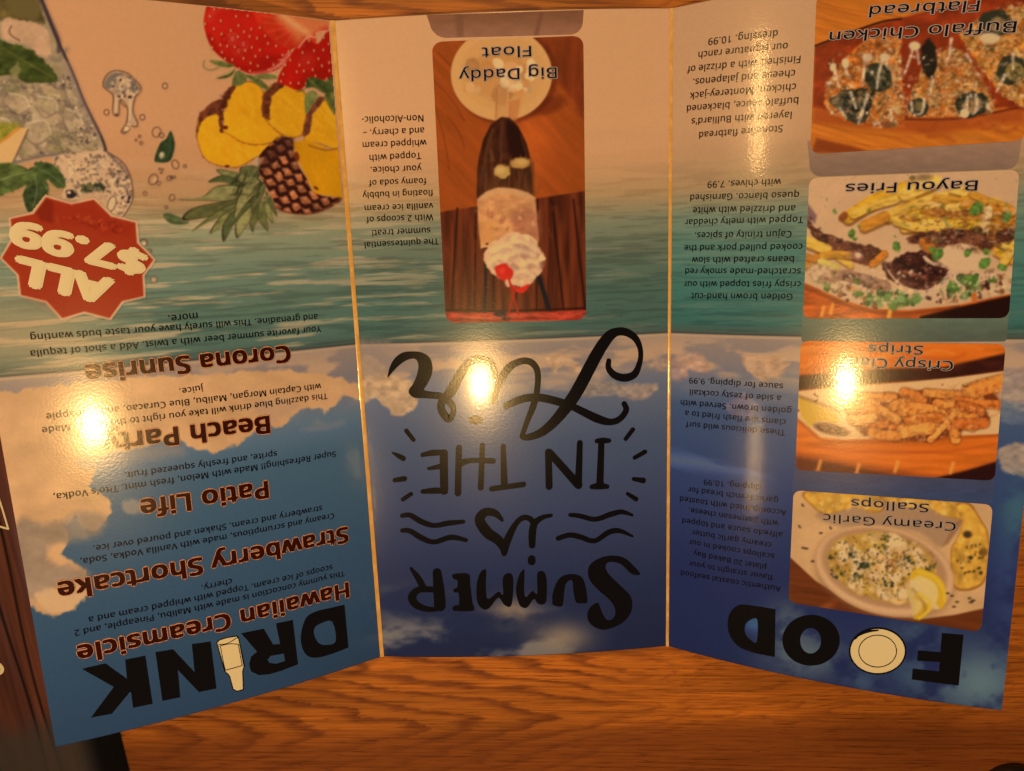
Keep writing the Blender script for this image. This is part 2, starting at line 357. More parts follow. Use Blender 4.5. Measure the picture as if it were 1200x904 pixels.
        hf = sst(200, 20, P[:, 0])*sst(300, 400, P[:, 1])*(1-sst(395, 470, P[:, 1])); C += (np.array([206, 154, 100])-C)*(hf*.55)[:, None]
    if k == 'R':
        for q, c, a in (([(792, 418), (815, 414), (830, 424), (828, 436), (810, 432), (800, 440)], (190, 140, 108), .8), ([(872, 422), (905, 418), (925, 426), (915, 440), (895, 446), (880, 440)], (200, 148, 104), .8), ([(786, 424), (800, 428), (806, 440), (790, 446)], (176, 132, 110), .7), ([(850, 474), (872, 462), (888, 476), (880, 492), (858, 486)], (150, 118, 120), .5), ([(1168, 440), (1210, 430), (1210, 480), (1176, 470)], (170, 138, 118), .8), ([(1168, 530), (1190, 520), (1210, 524), (1210, 556), (1180, 552)], (176, 142, 116), .9), ([(1165, 470), (1210, 476), (1210, 496), (1170, 492)], (104, 108, 122), .7)):
            p.poly(q, c, soft=3, sm=True, rough=4, a=a, tex=(10, 5, .25, 6))
        m = sst(.45, .62, fbm(sx*3, v*16+sx*3, 81, 5))*np.exp(-((P[:, 1]-540-(P[:, 0]-800)*.12)/10)**2)*sst(930, 860, P[:, 0]); C += (np.array([100, 112, 150])-C)*(m*.6)[:, None]
        for cx, cy, rx, ry, c, a in ((945, 770, 46, 26, (106, 116, 112), .75), (922, 735, 26, 28, (106, 116, 112), .7), (1010, 800, 22, 16, (70, 86, 106), .7), (1075, 745, 40, 22, (66, 82, 102), .8), (1075, 790, 34, 22, (62, 80, 102), .8), (1150, 800, 60, 42, (96, 114, 118), 1), (1180, 690, 18, 60, (60, 78, 120), .5), (1192, 600, 20, 40, (66, 100, 108), .8), (885, 730, 14, 10, (70, 104, 150), .8)):
            m = np.exp(-((P[:, 0]-cx)/rx)**2-((P[:, 1]-cy)/ry)**2)*sst(.2, .6, fbm(P[:, 0]/26, P[:, 1]/20, 90, 4)); C += (np.array(c)-C)*(m*a)[:, None]
    return p
def panel(k, step, parent, label):
    nc = int(1/step*{'L': 1.35, 'M': .95, 'R': 1.35}[k]); nr = int(H/step*1.0)
    s = np.linspace(0, 1, nc); v = np.linspace(0, H, nr); S, Vv = np.meshgrid(s, v); S, Vv = S.ravel(), Vv.ravel()
    X = surf(k, S, Vv); P = proj(X); C = back_print(k, S, Vv, P).C; Fc = grid_faces(nr, nc)
    # the sheet's back and its cut edges
    B = surf(k, S, Vv, -.0032).reshape(nr, nc, 3); n0 = len(X)
    X2 = np.concatenate([X, B[0], B[-1]]); b0 = n0; b1 = n0+nc; F2 = []
    i = np.arange(nc-1); top = (nr-1)*nc
    F2 = [Fc, np.stack([b0+i+1, b0+i, b1+i, b1+i+1], -1), np.stack([b0+i, b0+i+1, i+1, i], -1), np.stack([top+i, top+i+1, b1+i+1, b1+i], -1)]
    F2.append(np.array([[b0, 0, top, b1], [nc-1, b0+nc-1, b1+nc-1, top+nc-1]]))
    C = np.concatenate([C, np.full((2*nc, 3), 190.)*np.array([1.1, .8, .55])])
    return link('menu_panel', X2, np.concatenate(F2), m_print, parent, C, label)
menu = empty('folded_menu', 'glossy tri-fold seasonal drinks and food menu lying open and upside down on the wooden table', 'menu', (.5, 1.0, 0))
def under_menu(o): o.parent = menu; o.matrix_parent_inverse = Matrix.Translation(-menu.location); return o


SUB = 1
pL = under_menu(panel('L', 1/300*SUB, None, 'left panel with the drinks list and fruit'))
pM = under_menu(panel('M', 1/300*SUB, None, 'middle panel with the brush lettering and the float'))
pR = under_menu(panel('R', 1/300*SUB, None, 'right panel with the food list and its four photos'))
PAR = {'L': pL, 'M': pM, 'R': pR}
# yellow edges along the two folds
for s0, s1, kk in ((-.0075, .0075, 0), (.9935, 1.005, 1)):
    X = []; n = 700
    for v in np.linspace(0, H, n):
        for s, up in ((s0, 0), ((s0+s1)/2, .003), (s1, 0)):
            if s < 0: q = surf('L', np.array(1+s), v, .0016)
            elif s > 1: q = surf('R', np.array(s-1), v, .0016)
            else: q = surf('M', np.array(s), v, .0016)
            q = q.copy(); q[2] += up; X.append(q)
    X = np.array(X); P = proj(X); g1 = fbm(P[:, 0]/2.5, P[:, 1]/9, 4+kk, 4)[:, None]; C = np.array([224., 148, 60])*(.84+.22*g1); C += (np.array([232, 176, 104])-C)*(sst(.6, .75, g1)*.35); under_menu(link('fold_edge', X, grid_faces(n, 3), m_print, None, C))

# ------------------------------------------------------------------ printed pictures
def soften(C, nr, nc, w=.22):
    G = C.reshape(nr, nc, 3)
    for ax in (0, 1): G = G*(1-2*w)+w*(np.concatenate([np.take(G, [0], ax), np.take(G, range(G.shape[ax]-1), ax)], ax)+np.concatenate([np.take(G, range(1, G.shape[ax]), ax), np.take(G, [-1], ax)], ax))
    return G.reshape(-1, 3)
def picture(k, corners, r, paint, name, label=None, step=1.0, off=.0011, rb=None):
    """a printed picture with round corners; corners TL, TR, BR, BL in photo pixels"""
    c = np.asarray(corners, float); w = (np.linalg.norm(c[1]-c[0])+np.linalg.norm(c[2]-c[3]))/2; h = (np.linalg.norm(c[3]-c[0])+np.linalg.norm(c[2]-c[1]))/2
    nc, nr = int(w/step)+1, int(h/step)+1; b = np.linspace(0, 1, nr)
    r0, r1 = (r, r) if np.isscalar(r) else r
    ins = np.zeros(nr)
    y = b*h; m = y < r0; ins[m] = r0-np.sqrt(np.maximum(r0*r0-(r0-y[m])**2, 0)); m = h-y < r1; ins[m] = r1-np.sqrt(np.maximum(r1*r1-(r1-(h-y[m]))**2, 0))
    A = (ins/w)[:, None]+(1-2*ins/w)[:, None]*np.linspace(0, 1, nc)[None]; Bq = np.repeat(b[:, None], nc, 1)
    P = ((c[0]*(1-A)[..., None]+c[1]*A[..., None])*(1-Bq)[..., None]+(c[3]*(1-A)[..., None]+c[2]*A[..., None])*Bq[..., None]).reshape(-1, 2)
    s, v = inv(k, P); p = Paint(P); paint(p, s, v); p.C = soften(p.C, nr, nc)
    return link(name, surf(k, s, v, off), grid_faces(nr, nc)[:, ::-1].copy(), m_print, PAR[k], p.C, label)
def cutout(k, box, paint, name, label, step=1.0, off=.0007):
    """a printed motif without a frame: only the faces its ink covers are kept"""
    x = np.arange(box[0], box[2]+step, step); y = np.arange(box[1], box[3]+step, step); X, Y = np.meshgrid(x, y); P = np.stack([X.ravel(), Y.ravel()], -1)
    s, v = inv(k, P); ok = (s > .001) & (s < .988 if k == 'L' else s < .999) & (v < H-.001) & (v > .001)
    p = back_print(k, s, v, P); p.A[:] = 0; paint(p); p.C = soften(p.C, len(y), len(x)); Fc = grid_faces(len(y), len(x))[:, ::-1]
    A = p.A > .02; keep = A[Fc].any(1) & ok[Fc].all(1); Fc = Fc[keep]; used = np.unique(Fc); mp = np.full(len(P), -1); mp[used] = np.arange(len(used))
    return link(name, surf(k, s[used], v[used], off), mp[Fc], m_print, PAR[k], p.C[used], label)

# Big Daddy float
def pic_float(p, s, v):
    p.C[:] = (150, 66, 22); X, Y = p.x, p.y
    p.C *= (.92+.22*fbm((X+Y*.5)/40, (Y-X*1.1)/7, 4, 4))[:, None]
    p.t(500, 0, 4.52)
    p.C *= (1+.25*np.exp(-((X-620)/30)**2-((Y-165)/45)**2))[:, None]
    p.poly([(585, 195), (835, 195), (835, 640), (760, 520), (700, 440), (640, 300)], (112, 44, 18), soft=5, a=.75, rough=5, tex=(6, 40, .3, 4))
    p.ell(640, 560, 100, 45, (105, 40, 16), -.3, soft=4, a=.7)
    for x0, y0, x1, y1 in ((60, 280, 250, 520), (40, 430, 200, 640), (110, 620, 200, 780), (40, 560, 120, 900), (150, 240, 260, 420)): p.line([(x0, y0), ((x0+x1)/2+10, (y0+y1)/2-10), (x1, y1)], 3, (108, 44, 18), soft=1.2, a=.6)
    p.ell(412, 400, 282, 258, (86, 30, 14), soft=3, a=.55); p.ell(396, 395, 268, 246, (214, 150, 84), soft=.8)
    p.ell(400, 385, 225, 200, (205, 142, 78), soft=3, a=.6); p.ell(385, 400, 170, 130, (196, 128, 66), soft=4, a=.7, rough=6)
    p.scat(16, [(210, 330), (360, 300), (560, 330), (590, 440), (520, 540), (300, 540), (215, 470)], 20, 60, [(214, 150, 90), (186, 118, 60), (222, 164, 104), (176, 112, 60)], 3, a=.6, soft=1.5)
    p.scat(26, [(370, 330), (560, 330), (580, 460), (520, 510), (380, 480)], 10, 32, [(232, 180, 122), (214, 160, 104), (236, 190, 138)], 5, a=.85, soft=1.2)
    p.poly([(365, 450), (430, 490), (470, 640), (360, 640)], (200, 132, 72), soft=2, a=.6); p.line([(372, 470), (368, 625)], 4, (160, 96, 50), a=.6); p.line([(430, 500), (428, 620)], 3, (226, 170, 110), a=.6)
    p.poly([(430, 540), (500, 520), (480, 640), (430, 640)], (188, 104, 52), soft=2, a=.6)
    # boards behind the glass
    p.t(500, 190, 4.305)
    p.poly([(58, 255), (262, 222), (545, 186), (810, 145), (810, 905), (60, 905)], (96, 40, 20), soft=.8, tex=(5, 60, .5, 9))
    for x0, x1 in ((155, 125), (250, 240), (350, 335), (450, 450), (560, 555), (630, 690), (740, 800)):
        p.line([(x0, 190 if x0 > 300 else 235), (x1, 745)], 5, (38, 14, 10), soft=1, a=.85); p.line([(x0+22, 230), (x1+26, 740)], 8, (132, 60, 26), soft=3, a=.45)
    p.scat(24, [(100, 260), (800, 200), (800, 700), (120, 720)], 12, 50, [(120, 52, 22), (66, 24, 14), (140, 66, 30)], 8, a=.45, soft=2, line=True, asp=.18, ang=1.5)
    p.line([(300, 500), (293, 770)], 8, (26, 22, 24), sm=False); p.line([(560, 560), (600, 690), (632, 800)], 11, (24, 22, 28))
    p.line([(95, 748), (400, 752), (805, 738)], 5, (46, 16, 10), soft=1); p.poly([(90, 757), (400, 762), (805, 748), (805, 900), (90, 900)], (166, 52, 34), soft=1.2, tex=(9, 4, .5, 6))
    p.line([(150, 772), (320, 790), (500, 772), (640, 782), (780, 764)], 5, (196, 80, 50), a=.7); p.line([(120, 790), (300, 800), (560, 790)], 4, (110, 30, 22), a=.7)
    p.ell(370, 768, 34, 12, (42, 24, 34), soft=1); p.ell(400, 790, 22, 10, (52, 28, 36), soft=1)
    # soda glass
    p.t(500, 0, 4.52)
    p.poly([(268, 905), (275, 840), (300, 740), (340, 660), (395, 620), (440, 625), (485, 670), (530, 760), (550, 840), (560, 960), (560, 1060), (265, 1060)], (66, 30, 16), soft=1, sm=False, tex=(8, 14, .35, 3))
    p.poly([(420, 640), (480, 680), (525, 780), (540, 900), (455, 870), (430, 790)], (38, 16, 12), soft=3, sm=True, a=.85)
    p.line([(350, 690), (318, 800), (300, 940)], 8, (104, 58, 32), soft=2.5, a=.7); p.line([(400, 650), (392, 760), (400, 840)], 6, (96, 56, 34), soft=2, a=.6)
    p.line([(340, 800), (350, 850)], 10, (120, 72, 40), soft=2, a=.6); p.line([(500, 720), (530, 830)], 3, (88, 50, 30), soft=1, a=.7)
    p.t(500, 190, 4.305)
    p.poly([(258, 20), (540, 0), (545, 185), (258, 190)], (78, 42, 22), soft=2, a=.55, tex=(2.2, 12, .5, 4))
    for x in (345, 362, 400, 418, 300, 470, 500): p.line([(x, 60), (x-3, 140)], 3, (120, 74, 38), soft=1.2, a=.5)
    p.speck([(268, 60), (300, -20), (545, -20), (548, 180), (262, 188)], 1.8, 14, .48, .64, (112, 66, 34), 3, a=.6); p.ell(380, 48, 42, 34, (190, 140, 70), soft=1.5, rough=2); p.ell(372, 42, 24, 18, (212, 164, 92), soft=2, a=.8); p.ell(470, 5, 52, 28, (186, 130, 62), soft=1.5, rough=2); p.ell(478, 0, 30, 16, (208, 156, 84), soft=2, a=.8)
    # ice cream
    p.poly([(255, 190), (300, 150), (360, 130), (440, 135), (510, 155), (548, 182), (556, 280), (566, 390), (560, 440), (420, 470), (300, 430), (274, 432), (262, 330)], (204, 134, 78), soft=1, tex=(16, 12, .28, 7)); p.speck([(262, 200), (540, 190), (560, 400), (290, 420)], 6, 4, .52, .66, (160, 92, 56), 4, a=.5); p.speck([(262, 200), (540, 190), (560, 400), (290, 420)], 7, 5, .54, .66, (228, 160, 96), 14, a=.5)
    p.poly([(255, 190), (300, 152), (360, 130), (440, 135), (510, 155), (548, 182), (520, 190), (430, 165), (340, 165), (290, 190)], (210, 150, 96), soft=2, sm=True, a=.7)
    p.poly([(430, 250), (556, 250), (562, 400), (480, 390), (440, 340)], (164, 92, 66), soft=6, sm=True, a=.6); p.poly([(265, 290), (340, 290), (350, 400), (280, 420)], (216, 140, 70), soft=6, a=.6)
    p.scat(26, [(290, 240), (540, 220), (545, 350), (300, 340)], 5, 22, [(150, 84, 52), (176, 106, 66), (226, 164, 108)], 14, a=.5, soft=1)
    p.line([(274, 432), (310, 420), (350, 395)], 4, (232, 180, 120), a=.7); p.ell(305, 414, 7, 5, (60, 26, 14))
    # whipped cream and cherries
    p.poly([(288, 470), (320, 425), (380, 380), (430, 355), (510, 370), (556, 395), (560, 430), (600, 490), (560, 505), (582, 555), (545, 590), (520, 620), (470, 630), (430, 618), (410, 630), (392, 600), (340, 570), (300, 520)], (226, 168, 118), soft=1, sm=True, rough=1.6)
    p.speck([(288, 470), (380, 380), (510, 370), (600, 490), (545, 590), (470, 630), (300, 520)], 8, 5, .5, .6, (196, 140, 100), 5, a=.6); p.speck([(288, 470), (380, 380), (510, 370), (600, 490), (545, 590), (470, 630), (300, 520)], 6, 4, .52, .64, (246, 204, 160), 7, a=.8); p.scat(22, [(300, 470), (380, 395), (520, 385), (585, 490), (560, 560), (470, 615), (340, 555)], 10, 34, [(238, 190, 144), (190, 132, 92), (176, 120, 84), (242, 200, 158), (206, 150, 108)], 21, a=.65, soft=1.3)
    p.speck([(420, 400), (540, 400), (570, 560), (480, 600), (430, 520)], 4, 2.6, .55, .63, (164, 112, 82), 9, a=.5, ang=.8)
    for q in ([(330, 450), (400, 420), (450, 440)], [(400, 480), (470, 450), (540, 470)], [(440, 400), (500, 410), (540, 440)], [(480, 520), (530, 500), (570, 520)], [(430, 560), (490, 550), (530, 580)], [(320, 510), (360, 480), (400, 500)]):
        p.line(q, 11, (244, 204, 162), soft=3, a=.5); p.line([(x+4, y+20) for x, y in q], 8, (176, 124, 92), soft=3, a=.45)
    p.poly([(345, 545), (352, 525), (395, 512), (415, 530), (438, 555), (425, 590), (395, 600), (360, 580)], (206, 32, 22), soft=.8, sm=True); p.poly([(360, 545), (385, 530), (400, 545), (380, 570)], (232, 60, 44), soft=2, a=.7)
    p.poly([(432, 622), (470, 635), (515, 615), (505, 645), (480, 662), (445, 650)], (214, 36, 24), soft=.8, sm=True); p.ell(408, 608, 14, 18, (228, 160, 120), soft=1, a=.8)
    p.line([(415, 590), (440, 680), (462, 770)], 5, (176, 30, 18)); p.line([(450, 640), (430, 700), (405, 790)], 4, (168, 40, 20)); 
picture('M', [(506, 49.5), (683.5, 42), (687, 375), (522.5, 379)], 12, pic_float, 'food_picture', 'picture of an ice cream float in a tall glass with whipped cream and cherries')
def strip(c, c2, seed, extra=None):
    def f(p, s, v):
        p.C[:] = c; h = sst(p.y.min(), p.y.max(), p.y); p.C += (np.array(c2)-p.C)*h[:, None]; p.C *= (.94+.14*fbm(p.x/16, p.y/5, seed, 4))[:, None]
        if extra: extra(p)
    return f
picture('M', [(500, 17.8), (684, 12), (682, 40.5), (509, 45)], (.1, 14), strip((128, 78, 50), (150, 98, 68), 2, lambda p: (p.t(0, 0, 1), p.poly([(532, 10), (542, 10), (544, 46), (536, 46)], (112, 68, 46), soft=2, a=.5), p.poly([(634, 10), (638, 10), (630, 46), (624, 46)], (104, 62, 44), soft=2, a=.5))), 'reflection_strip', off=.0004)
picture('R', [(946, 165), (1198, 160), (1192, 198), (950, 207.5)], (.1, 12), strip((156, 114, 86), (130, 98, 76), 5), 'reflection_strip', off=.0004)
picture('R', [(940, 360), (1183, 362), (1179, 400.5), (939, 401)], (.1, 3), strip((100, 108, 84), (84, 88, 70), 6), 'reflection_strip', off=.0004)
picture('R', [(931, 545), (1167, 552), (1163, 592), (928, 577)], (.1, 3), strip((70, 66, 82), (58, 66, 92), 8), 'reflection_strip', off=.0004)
# flatbread
def pic_flat(p, s, v):
    X, Y = p.x, p.y; p.C[:] = (196, 104, 30); p.t(930, 0, 4.444)
    p.C *= (.86+.3*fbm((X+Y)/60, (Y-X*.35)/4, 4, 4))[:, None]
    for y in (10, 30, 90, 140, 640, 700, 760): p.line([(100, y), (330, y+50), (560, y+80)], 3, (150, 70, 22), soft=1.2, a=.5)
    p.poly([(110, 245), (330, 160), (560, 95), (1000, -20), (1300, -20), (1300, 600), (1100, 560), (420, 640), (100, 560)], (140, 48, 18), soft=2, tex=(14, 10, .3, 6))
    p.line([(112, 240), (300, 170), (460, 115), (560, 100)], 5, (44, 14, 10), soft=1)
    p.poly([(100, 560), (560, 630), (1200, 560), (1200, 640), (700, 700), (100, 640)], (160, 66, 24), soft=5, a=.8); p.line([(560, 622), (860, 618), (1180, 560)], 6, (92, 30, 14), soft=1.5, a=.8)
    p.poly([(120, 720), (300, 760), (420, 795), (90, 800)], (120, 46, 18), soft=3, a=.8)
    p.scat(16, [(480, 650), (1180, 600), (1180, 720), (480, 730)], 20, 70, [(176, 84, 30), (140, 58, 22), (210, 120, 44)], 44, a=.5, soft=3, line=True, asp=.2, ang=.1)
    G = [(198, 142, 64), (184, 124, 50), (210, 160, 86), (222, 176, 108), (204, 118, 44), (170, 96, 40), (150, 80, 40)]
    p.poly([(160, 540), (175, 420), (240, 340), (330, 240), (400, 190), (560, 190), (555, 330), (575, 560), (580, 625), (400, 640), (330, 650), (190, 600)], (184, 94, 32), soft=1.2, rough=2.5, tex=(11, 10, .5, 4))
    p.poly([(610, 480), (640, 400), (700, 300), (830, 250), (900, 280), (970, 400), (1030, 510), (1045, 580), (860, 610), (600, 610)], (180, 108, 44), soft=1.2, rough=2.5, tex=(10, 9, .5, 6))
    p.poly([(860, 180), (960, 100), (1220, 20), (1300, 560), (1180, 550), (1090, 500), (980, 370)], (190, 118, 44), soft=1.2, rough=2.5, tex=(10, 9, .5, 7))
    p.scat(150, [(430, 300), (550, 240), (570, 600), (430, 620)], 6, 22, G, 1, a=.4, soft=1.2); p.scat(190, [(620, 480), (700, 300), (900, 290), (1010, 500), (1020, 590), (620, 600)], 6, 24, G, 2, a=.35, soft=1.2); p.scat(100, [(920, 180), (1190, 80), (1200, 540), (1100, 490)], 8, 26, G, 3, a=.35, soft=1.2)
    S1 = [(160, 540), (240, 340), (400, 190), (560, 190), (580, 625), (330, 650)]; S2 = [(610, 480), (700, 300), (830, 250), (970, 400), (1045, 580), (600, 610)]; S3 = [(880, 180), (1220, 20), (1300, 560), (1090, 500)]
    for Q, sd in ((S1, 1), (S2, 2), (S3, 3)):
        p.speck(Q, 3.2, 2.6, .55, .66, (226, 180, 110), sd, a=.8); p.speck(Q, 3.6, 3, .54, .66, (128, 62, 28), sd+8, a=.75); p.speck(Q, 7, 6, .55, .68, (188, 84, 26), sd+14, a=.6); p.speck(Q, 2.2, 2, .6, .68, (72, 44, 26), sd+21, a=.8); p.speck(Q, 2.4, 2, .62, .7, (232, 196, 140), sd+30, a=.8)
    p.poly([(560, 230), (680, 210), (650, 430), (590, 470), (568, 400)], (130, 44, 18), soft=2, a=.9)
    DK = [(44, 44, 28), (30, 30, 22), (60, 58, 34), (36, 38, 30)]
    p.poly([(375, 360), (440, 330), (500, 360), (510, 450), (440, 480), (380, 440)], (50, 50, 32), soft=1.5, sm=True, rough=2, tex=(5, 5, .5, 3))
    p.poly([(185, 520), (280, 470), (380, 465), (415, 500), (400, 560), (360, 640), (310, 640), (230, 570)], (48, 44, 30), soft=1.5, sm=True, rough=3, tex=(5, 5, .6, 8))
    p.scat(60, [(180, 520), (300, 460), (420, 480), (380, 640), (300, 640)], 6, 22, DK+[(150, 110, 70), (130, 80, 40)], 12, a=.75, soft=.8)
    p.ell(705, 310, 42, 105, (36, 28, 20), -.05, soft=1.5, rough=2); p.ell(925, 545, 84, 66, (42, 42, 28), -.2, soft=1.4, rough=3); p.ell(925, 550, 56, 40, (150, 110, 66), -.2, soft=2, rough=3); p.ell(650, 560, 52, 46, (46, 44, 30), soft=1.2, rough=2); p.ell(655, 555, 28, 24, (120, 96, 52), soft=1.5)
    p.ell(1050, 125, 88, 68, (48, 46, 30), .2, soft=1.8, rough=4); p.ell(1060, 130, 52, 36, (150, 112, 62), soft=2, a=.8, rough=3); p.ell(1130, 365, 76, 78, (52, 48, 32), soft=1.8, rough=4); p.ell(1150, 375, 48, 50, (140, 112, 52), soft=1.5)
    for Q, sd in (([(185, 520), (280, 470), (415, 500), (360, 640), (230, 570)], 5), ([(375, 360), (440, 330), (510, 450), (380, 440)], 6), ([(860, 520), (920, 480), (990, 540), (940, 600), (870, 590)], 7), ([(1090, 340), (1170, 320), (1190, 440), (1100, 430)], 8)):
        p.speck(Q, 3, 2.6, .54, .66, (150, 122, 80), sd, a=.7); p.speck(Q, 3, 2.6, .56, .66, (18, 18, 14), sd+9, a=.8)
    for Q, sd in (([(180, 300), (420, 220), (560, 240), (560, 600), (330, 640), (180, 560)], 41), ([(640, 300), (900, 270), (1040, 580), (620, 600)], 42), ([(920, 150), (1190, 80), (1190, 520), (1080, 480)], 43)): p.speck(Q, 5, 4, .57, .66, (60, 46, 28), sd, a=.5); p.speck(Q, 4, 3.4, .58, .66, (214, 170, 120), sd+9, a=.45)
    W = (214, 178, 142)
    for q in ([(205, 345), (212, 400), (235, 455)], [(268, 320), (282, 380), (285, 400)], [(370, 290), (365, 360), (350, 450)], [(470, 290), (450, 380), (435, 460)], [(465, 300), (490, 360)], [(630, 235), (600, 300), (585, 380)], [(640, 240), (660, 330)], [(815, 200), (820, 280), (800, 320)], [(690, 520), (670, 580), (640, 600)], [(605, 540), (610, 590)], [(910, 510), (890, 600)], [(940, 500), (960, 560), (925, 590)], [(1150, 280), (1140, 360)], [(1090, 400), (1060, 480)], [(1010, 190), (1030, 210), (1060, 200)], [(250, 570), (280, 620)], [(380, 500), (350, 620)], [(300, 480), (330, 560)], [(505, 580), (510, 650)], [(410, 640), (440, 640)], [(900, 290), (930, 320)], [(1000, 540), (1030, 580)], [(180, 430), (200, 440)], [(730, 420), (700, 490)], [(360, 580), (330, 640)]):
        p.line([(x+8*math.sin(y*.13), y+5*math.cos(x*.17)) for x, y in q], 9, W, soft=1.5, a=.8, w2=6, tex=(3, 3, .5, 2))
    p.ell(205, 352, 16, 22, W, soft=1); p.ell(270, 330, 18, 26, W, soft=1); p.ell(385, 300, 26, 22, W, soft=1.5, a=.8); p.ell(475, 300, 28, 22, W, soft=1.5, a=.8); p.ell(1020, 200, 52, 28, (210, 172, 136), soft=2); p.ell(890, 592, 24, 24, W, soft=1); p.ell(630, 240, 30, 22, W, soft=1.5)
    p.scat(60, [(180, 300), (1000, 250), (1040, 600), (200, 620)], 4, 11, [W, (224, 190, 150)], 31, a=.7, soft=.8); p.ell(500, 650, 38, 14, (120, 74, 40), soft=2)
picture('R', [(957, -7), (1214, -22), (1201, 165), (949.5, 181)], 12, pic_flat, 'food_picture', 'picture of flatbread slices with jalapenos and white drizzle on a wooden board')
# loaded fries
def pic_fries(p, s, v):
    X, Y = p.x, p.y; p.C[:] = (208, 156, 108); p.t(920, 190, 4.286); p.C *= (.95+.08*fbm(X/40, Y/30, 4, 3))[:, None]
    p.poly([(80, 600), (150, 630), (280, 690), (430, 735), (620, 745), (860, 720), (1130, 662), (1150, 820), (80, 820)], (182, 78, 24), soft=1.2, tex=(20, 5, .35, 4))
    p.line([(90, 632), (160, 655), (290, 712), (440, 752), (640, 757), (870, 728)], 7, (108, 44, 18), soft=2.5, a=.7); p.poly([(680, 775), (900, 722), (1140, 668), (1140, 820), (660, 820)], (36, 14, 10), soft=2)
    for x, y in ((190, 750), (235, 738), (527, 755)): p.line([(x-6, y+22), (x+4, y-22)], 10 if x > 500 else 7, (238, 150, 50), soft=2, sm=False)
    YF = [(208, 146, 36), (196, 130, 40), (214, 160, 60), (186, 112, 32), (222, 170, 72)]
    def fry(x0, y0, x1, y1, w, c, b=0):
        mx, my = (x0+x1)/2, (y0+y1)/2+b; p.line([(x0, y0+w*.5), (mx, my+w*.5), (x1, y1+w*.5)], w*1.05, (110, 60, 20), soft=1.5, a=.7); p.line([(x0, y0), (mx, my), (x1, y1)], w, c, soft=1, tex=(10, 4, .25, 5)); p.line([(x0, y0-w*.3), (mx, my-w*.3), (x1, y1-w*.3)], w*.35, np.array(c)*1.12, soft=1.5, a=.6)
    p.poly([(580, 290), (700, 200), (880, 180), (1150, 230), (1170, 400), (1120, 480), (960, 440), (740, 400), (600, 350)], (176, 108, 36), soft=3, sm=True, rough=3, tex=(10, 7, .35, 4))
    fry(320, 275, 640, 120, 32, YF[0], -22); fry(345, 262, 560, 185, 22, YF[2], -8); fry(520, 275, 720, 165, 28, YF[2]); fry(400, 320, 500, 275, 28, (190, 118, 36)); fry(600, 160, 760, 95, 30, YF[4], 4); fry(690, 215, 890, 150, 30, YF[4]); fry(640, 250, 1000, 300, 24, YF[0], 18); fry(600, 330, 830, 340, 24, YF[2], -8)
    for q in ((760, 180, 960, 190, 20, 1), (820, 230, 1060, 200, 20, 2), (700, 300, 900, 330, 20, 4), (860, 320, 1080, 350, 20, 0), (1000, 270, 1160, 320, 22, 3), (560, 300, 760, 350, 20, 2), (940, 160, 1120, 230, 18, 1), (1060, 450, 1160, 500, 20, 0), (100, 520, 170, 470, 18, 3), (210, 430, 330, 520, 16, 2)): fry(*q[:5], YF[q[5]], 4)
    fry(690, 245, 960, 275, 14, (150, 84, 28), 8); fry(900, 215, 1140, 250, 22, YF[3]); fry(1020, 240, 1000, 360, 22, (216, 172, 112)); fry(1080, 400, 1150, 440, 24, YF[4]); fry(1100, 500, 1170, 380, 22, YF[2]); fry(300, 265, 285, 280, 16, (140, 70, 30))
    p.scat(60, [(600, 130), (900, 170), (1140, 230), (1130, 420), (800, 380), (620, 330)], 8, 40, YF+[(120, 66, 26), (92, 48, 22)], 11, a=.5, soft=1, line=True, asp=.22, ang=.1)
    M = [(66, 30, 24), (88, 42, 28), (48, 22, 18), (110, 58, 34), (74, 36, 26)]
    p.poly([(105, 250), (150, 330), (230, 370), (330, 400), (470, 430), (500, 470), (420, 520), (300, 480), (190, 420), (115, 330)], (92, 48, 32), soft=1.5, sm=True, rough=3, tex=(7, 6, .5, 4)); p.poly([(108, 200), (160, 270), (150, 310), (108, 290)], (130, 90, 80), soft=2)
    fry(110, 400, 210, 440, 26, YF[2]); fry(190, 470, 330, 470, 18, YF[1], -8); fry(100, 470, 150, 490, 16, (180, 110, 40)); fry(440, 510, 500, 460, 18, (196, 110, 34)); fry(180, 500, 260, 530, 18, (206, 170, 80))
    p.ell(366, 468, 30, 26, (150, 92, 80), soft=1); p.ell(366, 468, 17, 14, (216, 170, 130), soft=1)
    p.poly([(620, 375), (700, 350), (800, 345), (900, 340), (1040, 390), (1030, 440), (930, 420), (800, 410), (740, 470), (690, 420), (620, 410)], (96, 50, 34), soft=1.5, sm=True, rough=3, tex=(9, 5, .5, 6)); p.ell(890, 380, 130, 34, (112, 62, 38), .08, soft=2, rough=2, tex=(8, 4, .35, 3)); p.poly([(1050, 340), (1160, 330), (1150, 400), (1060, 400)], (88, 44, 30), soft=2, rough=3)
    fry(700, 400, 745, 450, 26, (186, 104, 34))
    p.scat(70, [(620, 360), (1050, 330), (1140, 410), (1040, 430), (720, 430)], 6, 24, M+[(130, 70, 40)], 13, a=.6, soft=1)
    p.poly([(535, 500), (610, 460), (700, 450), (790, 520), (830, 560), (760, 640), (640, 640), (520, 590), (490, 520)], (66, 28, 22), soft=1.5, sm=True, rough=3, tex=(7, 5, .6, 6)); p.line([(500, 515), (590, 600), (700, 630)], 16, (100, 54, 40), soft=1.5, a=.8); p.line([(560, 490), (660, 540), (780, 560)], 12, (34, 14, 14), soft=2, a=.8); p.line([(600, 550), (700, 580)], 8, (150, 80, 60), soft=1.5, a=.8)
    p.poly([(265, 550), (330, 545), (460, 580), (530, 610), (520, 660), (440, 640), (330, 610), (270, 590)], (92, 44, 34), soft=1.5, sm=True, rough=3, tex=(7, 5, .5, 2)); p.ell(190, 588, 34, 26, (112, 58, 40), soft=1.5, rough=3)
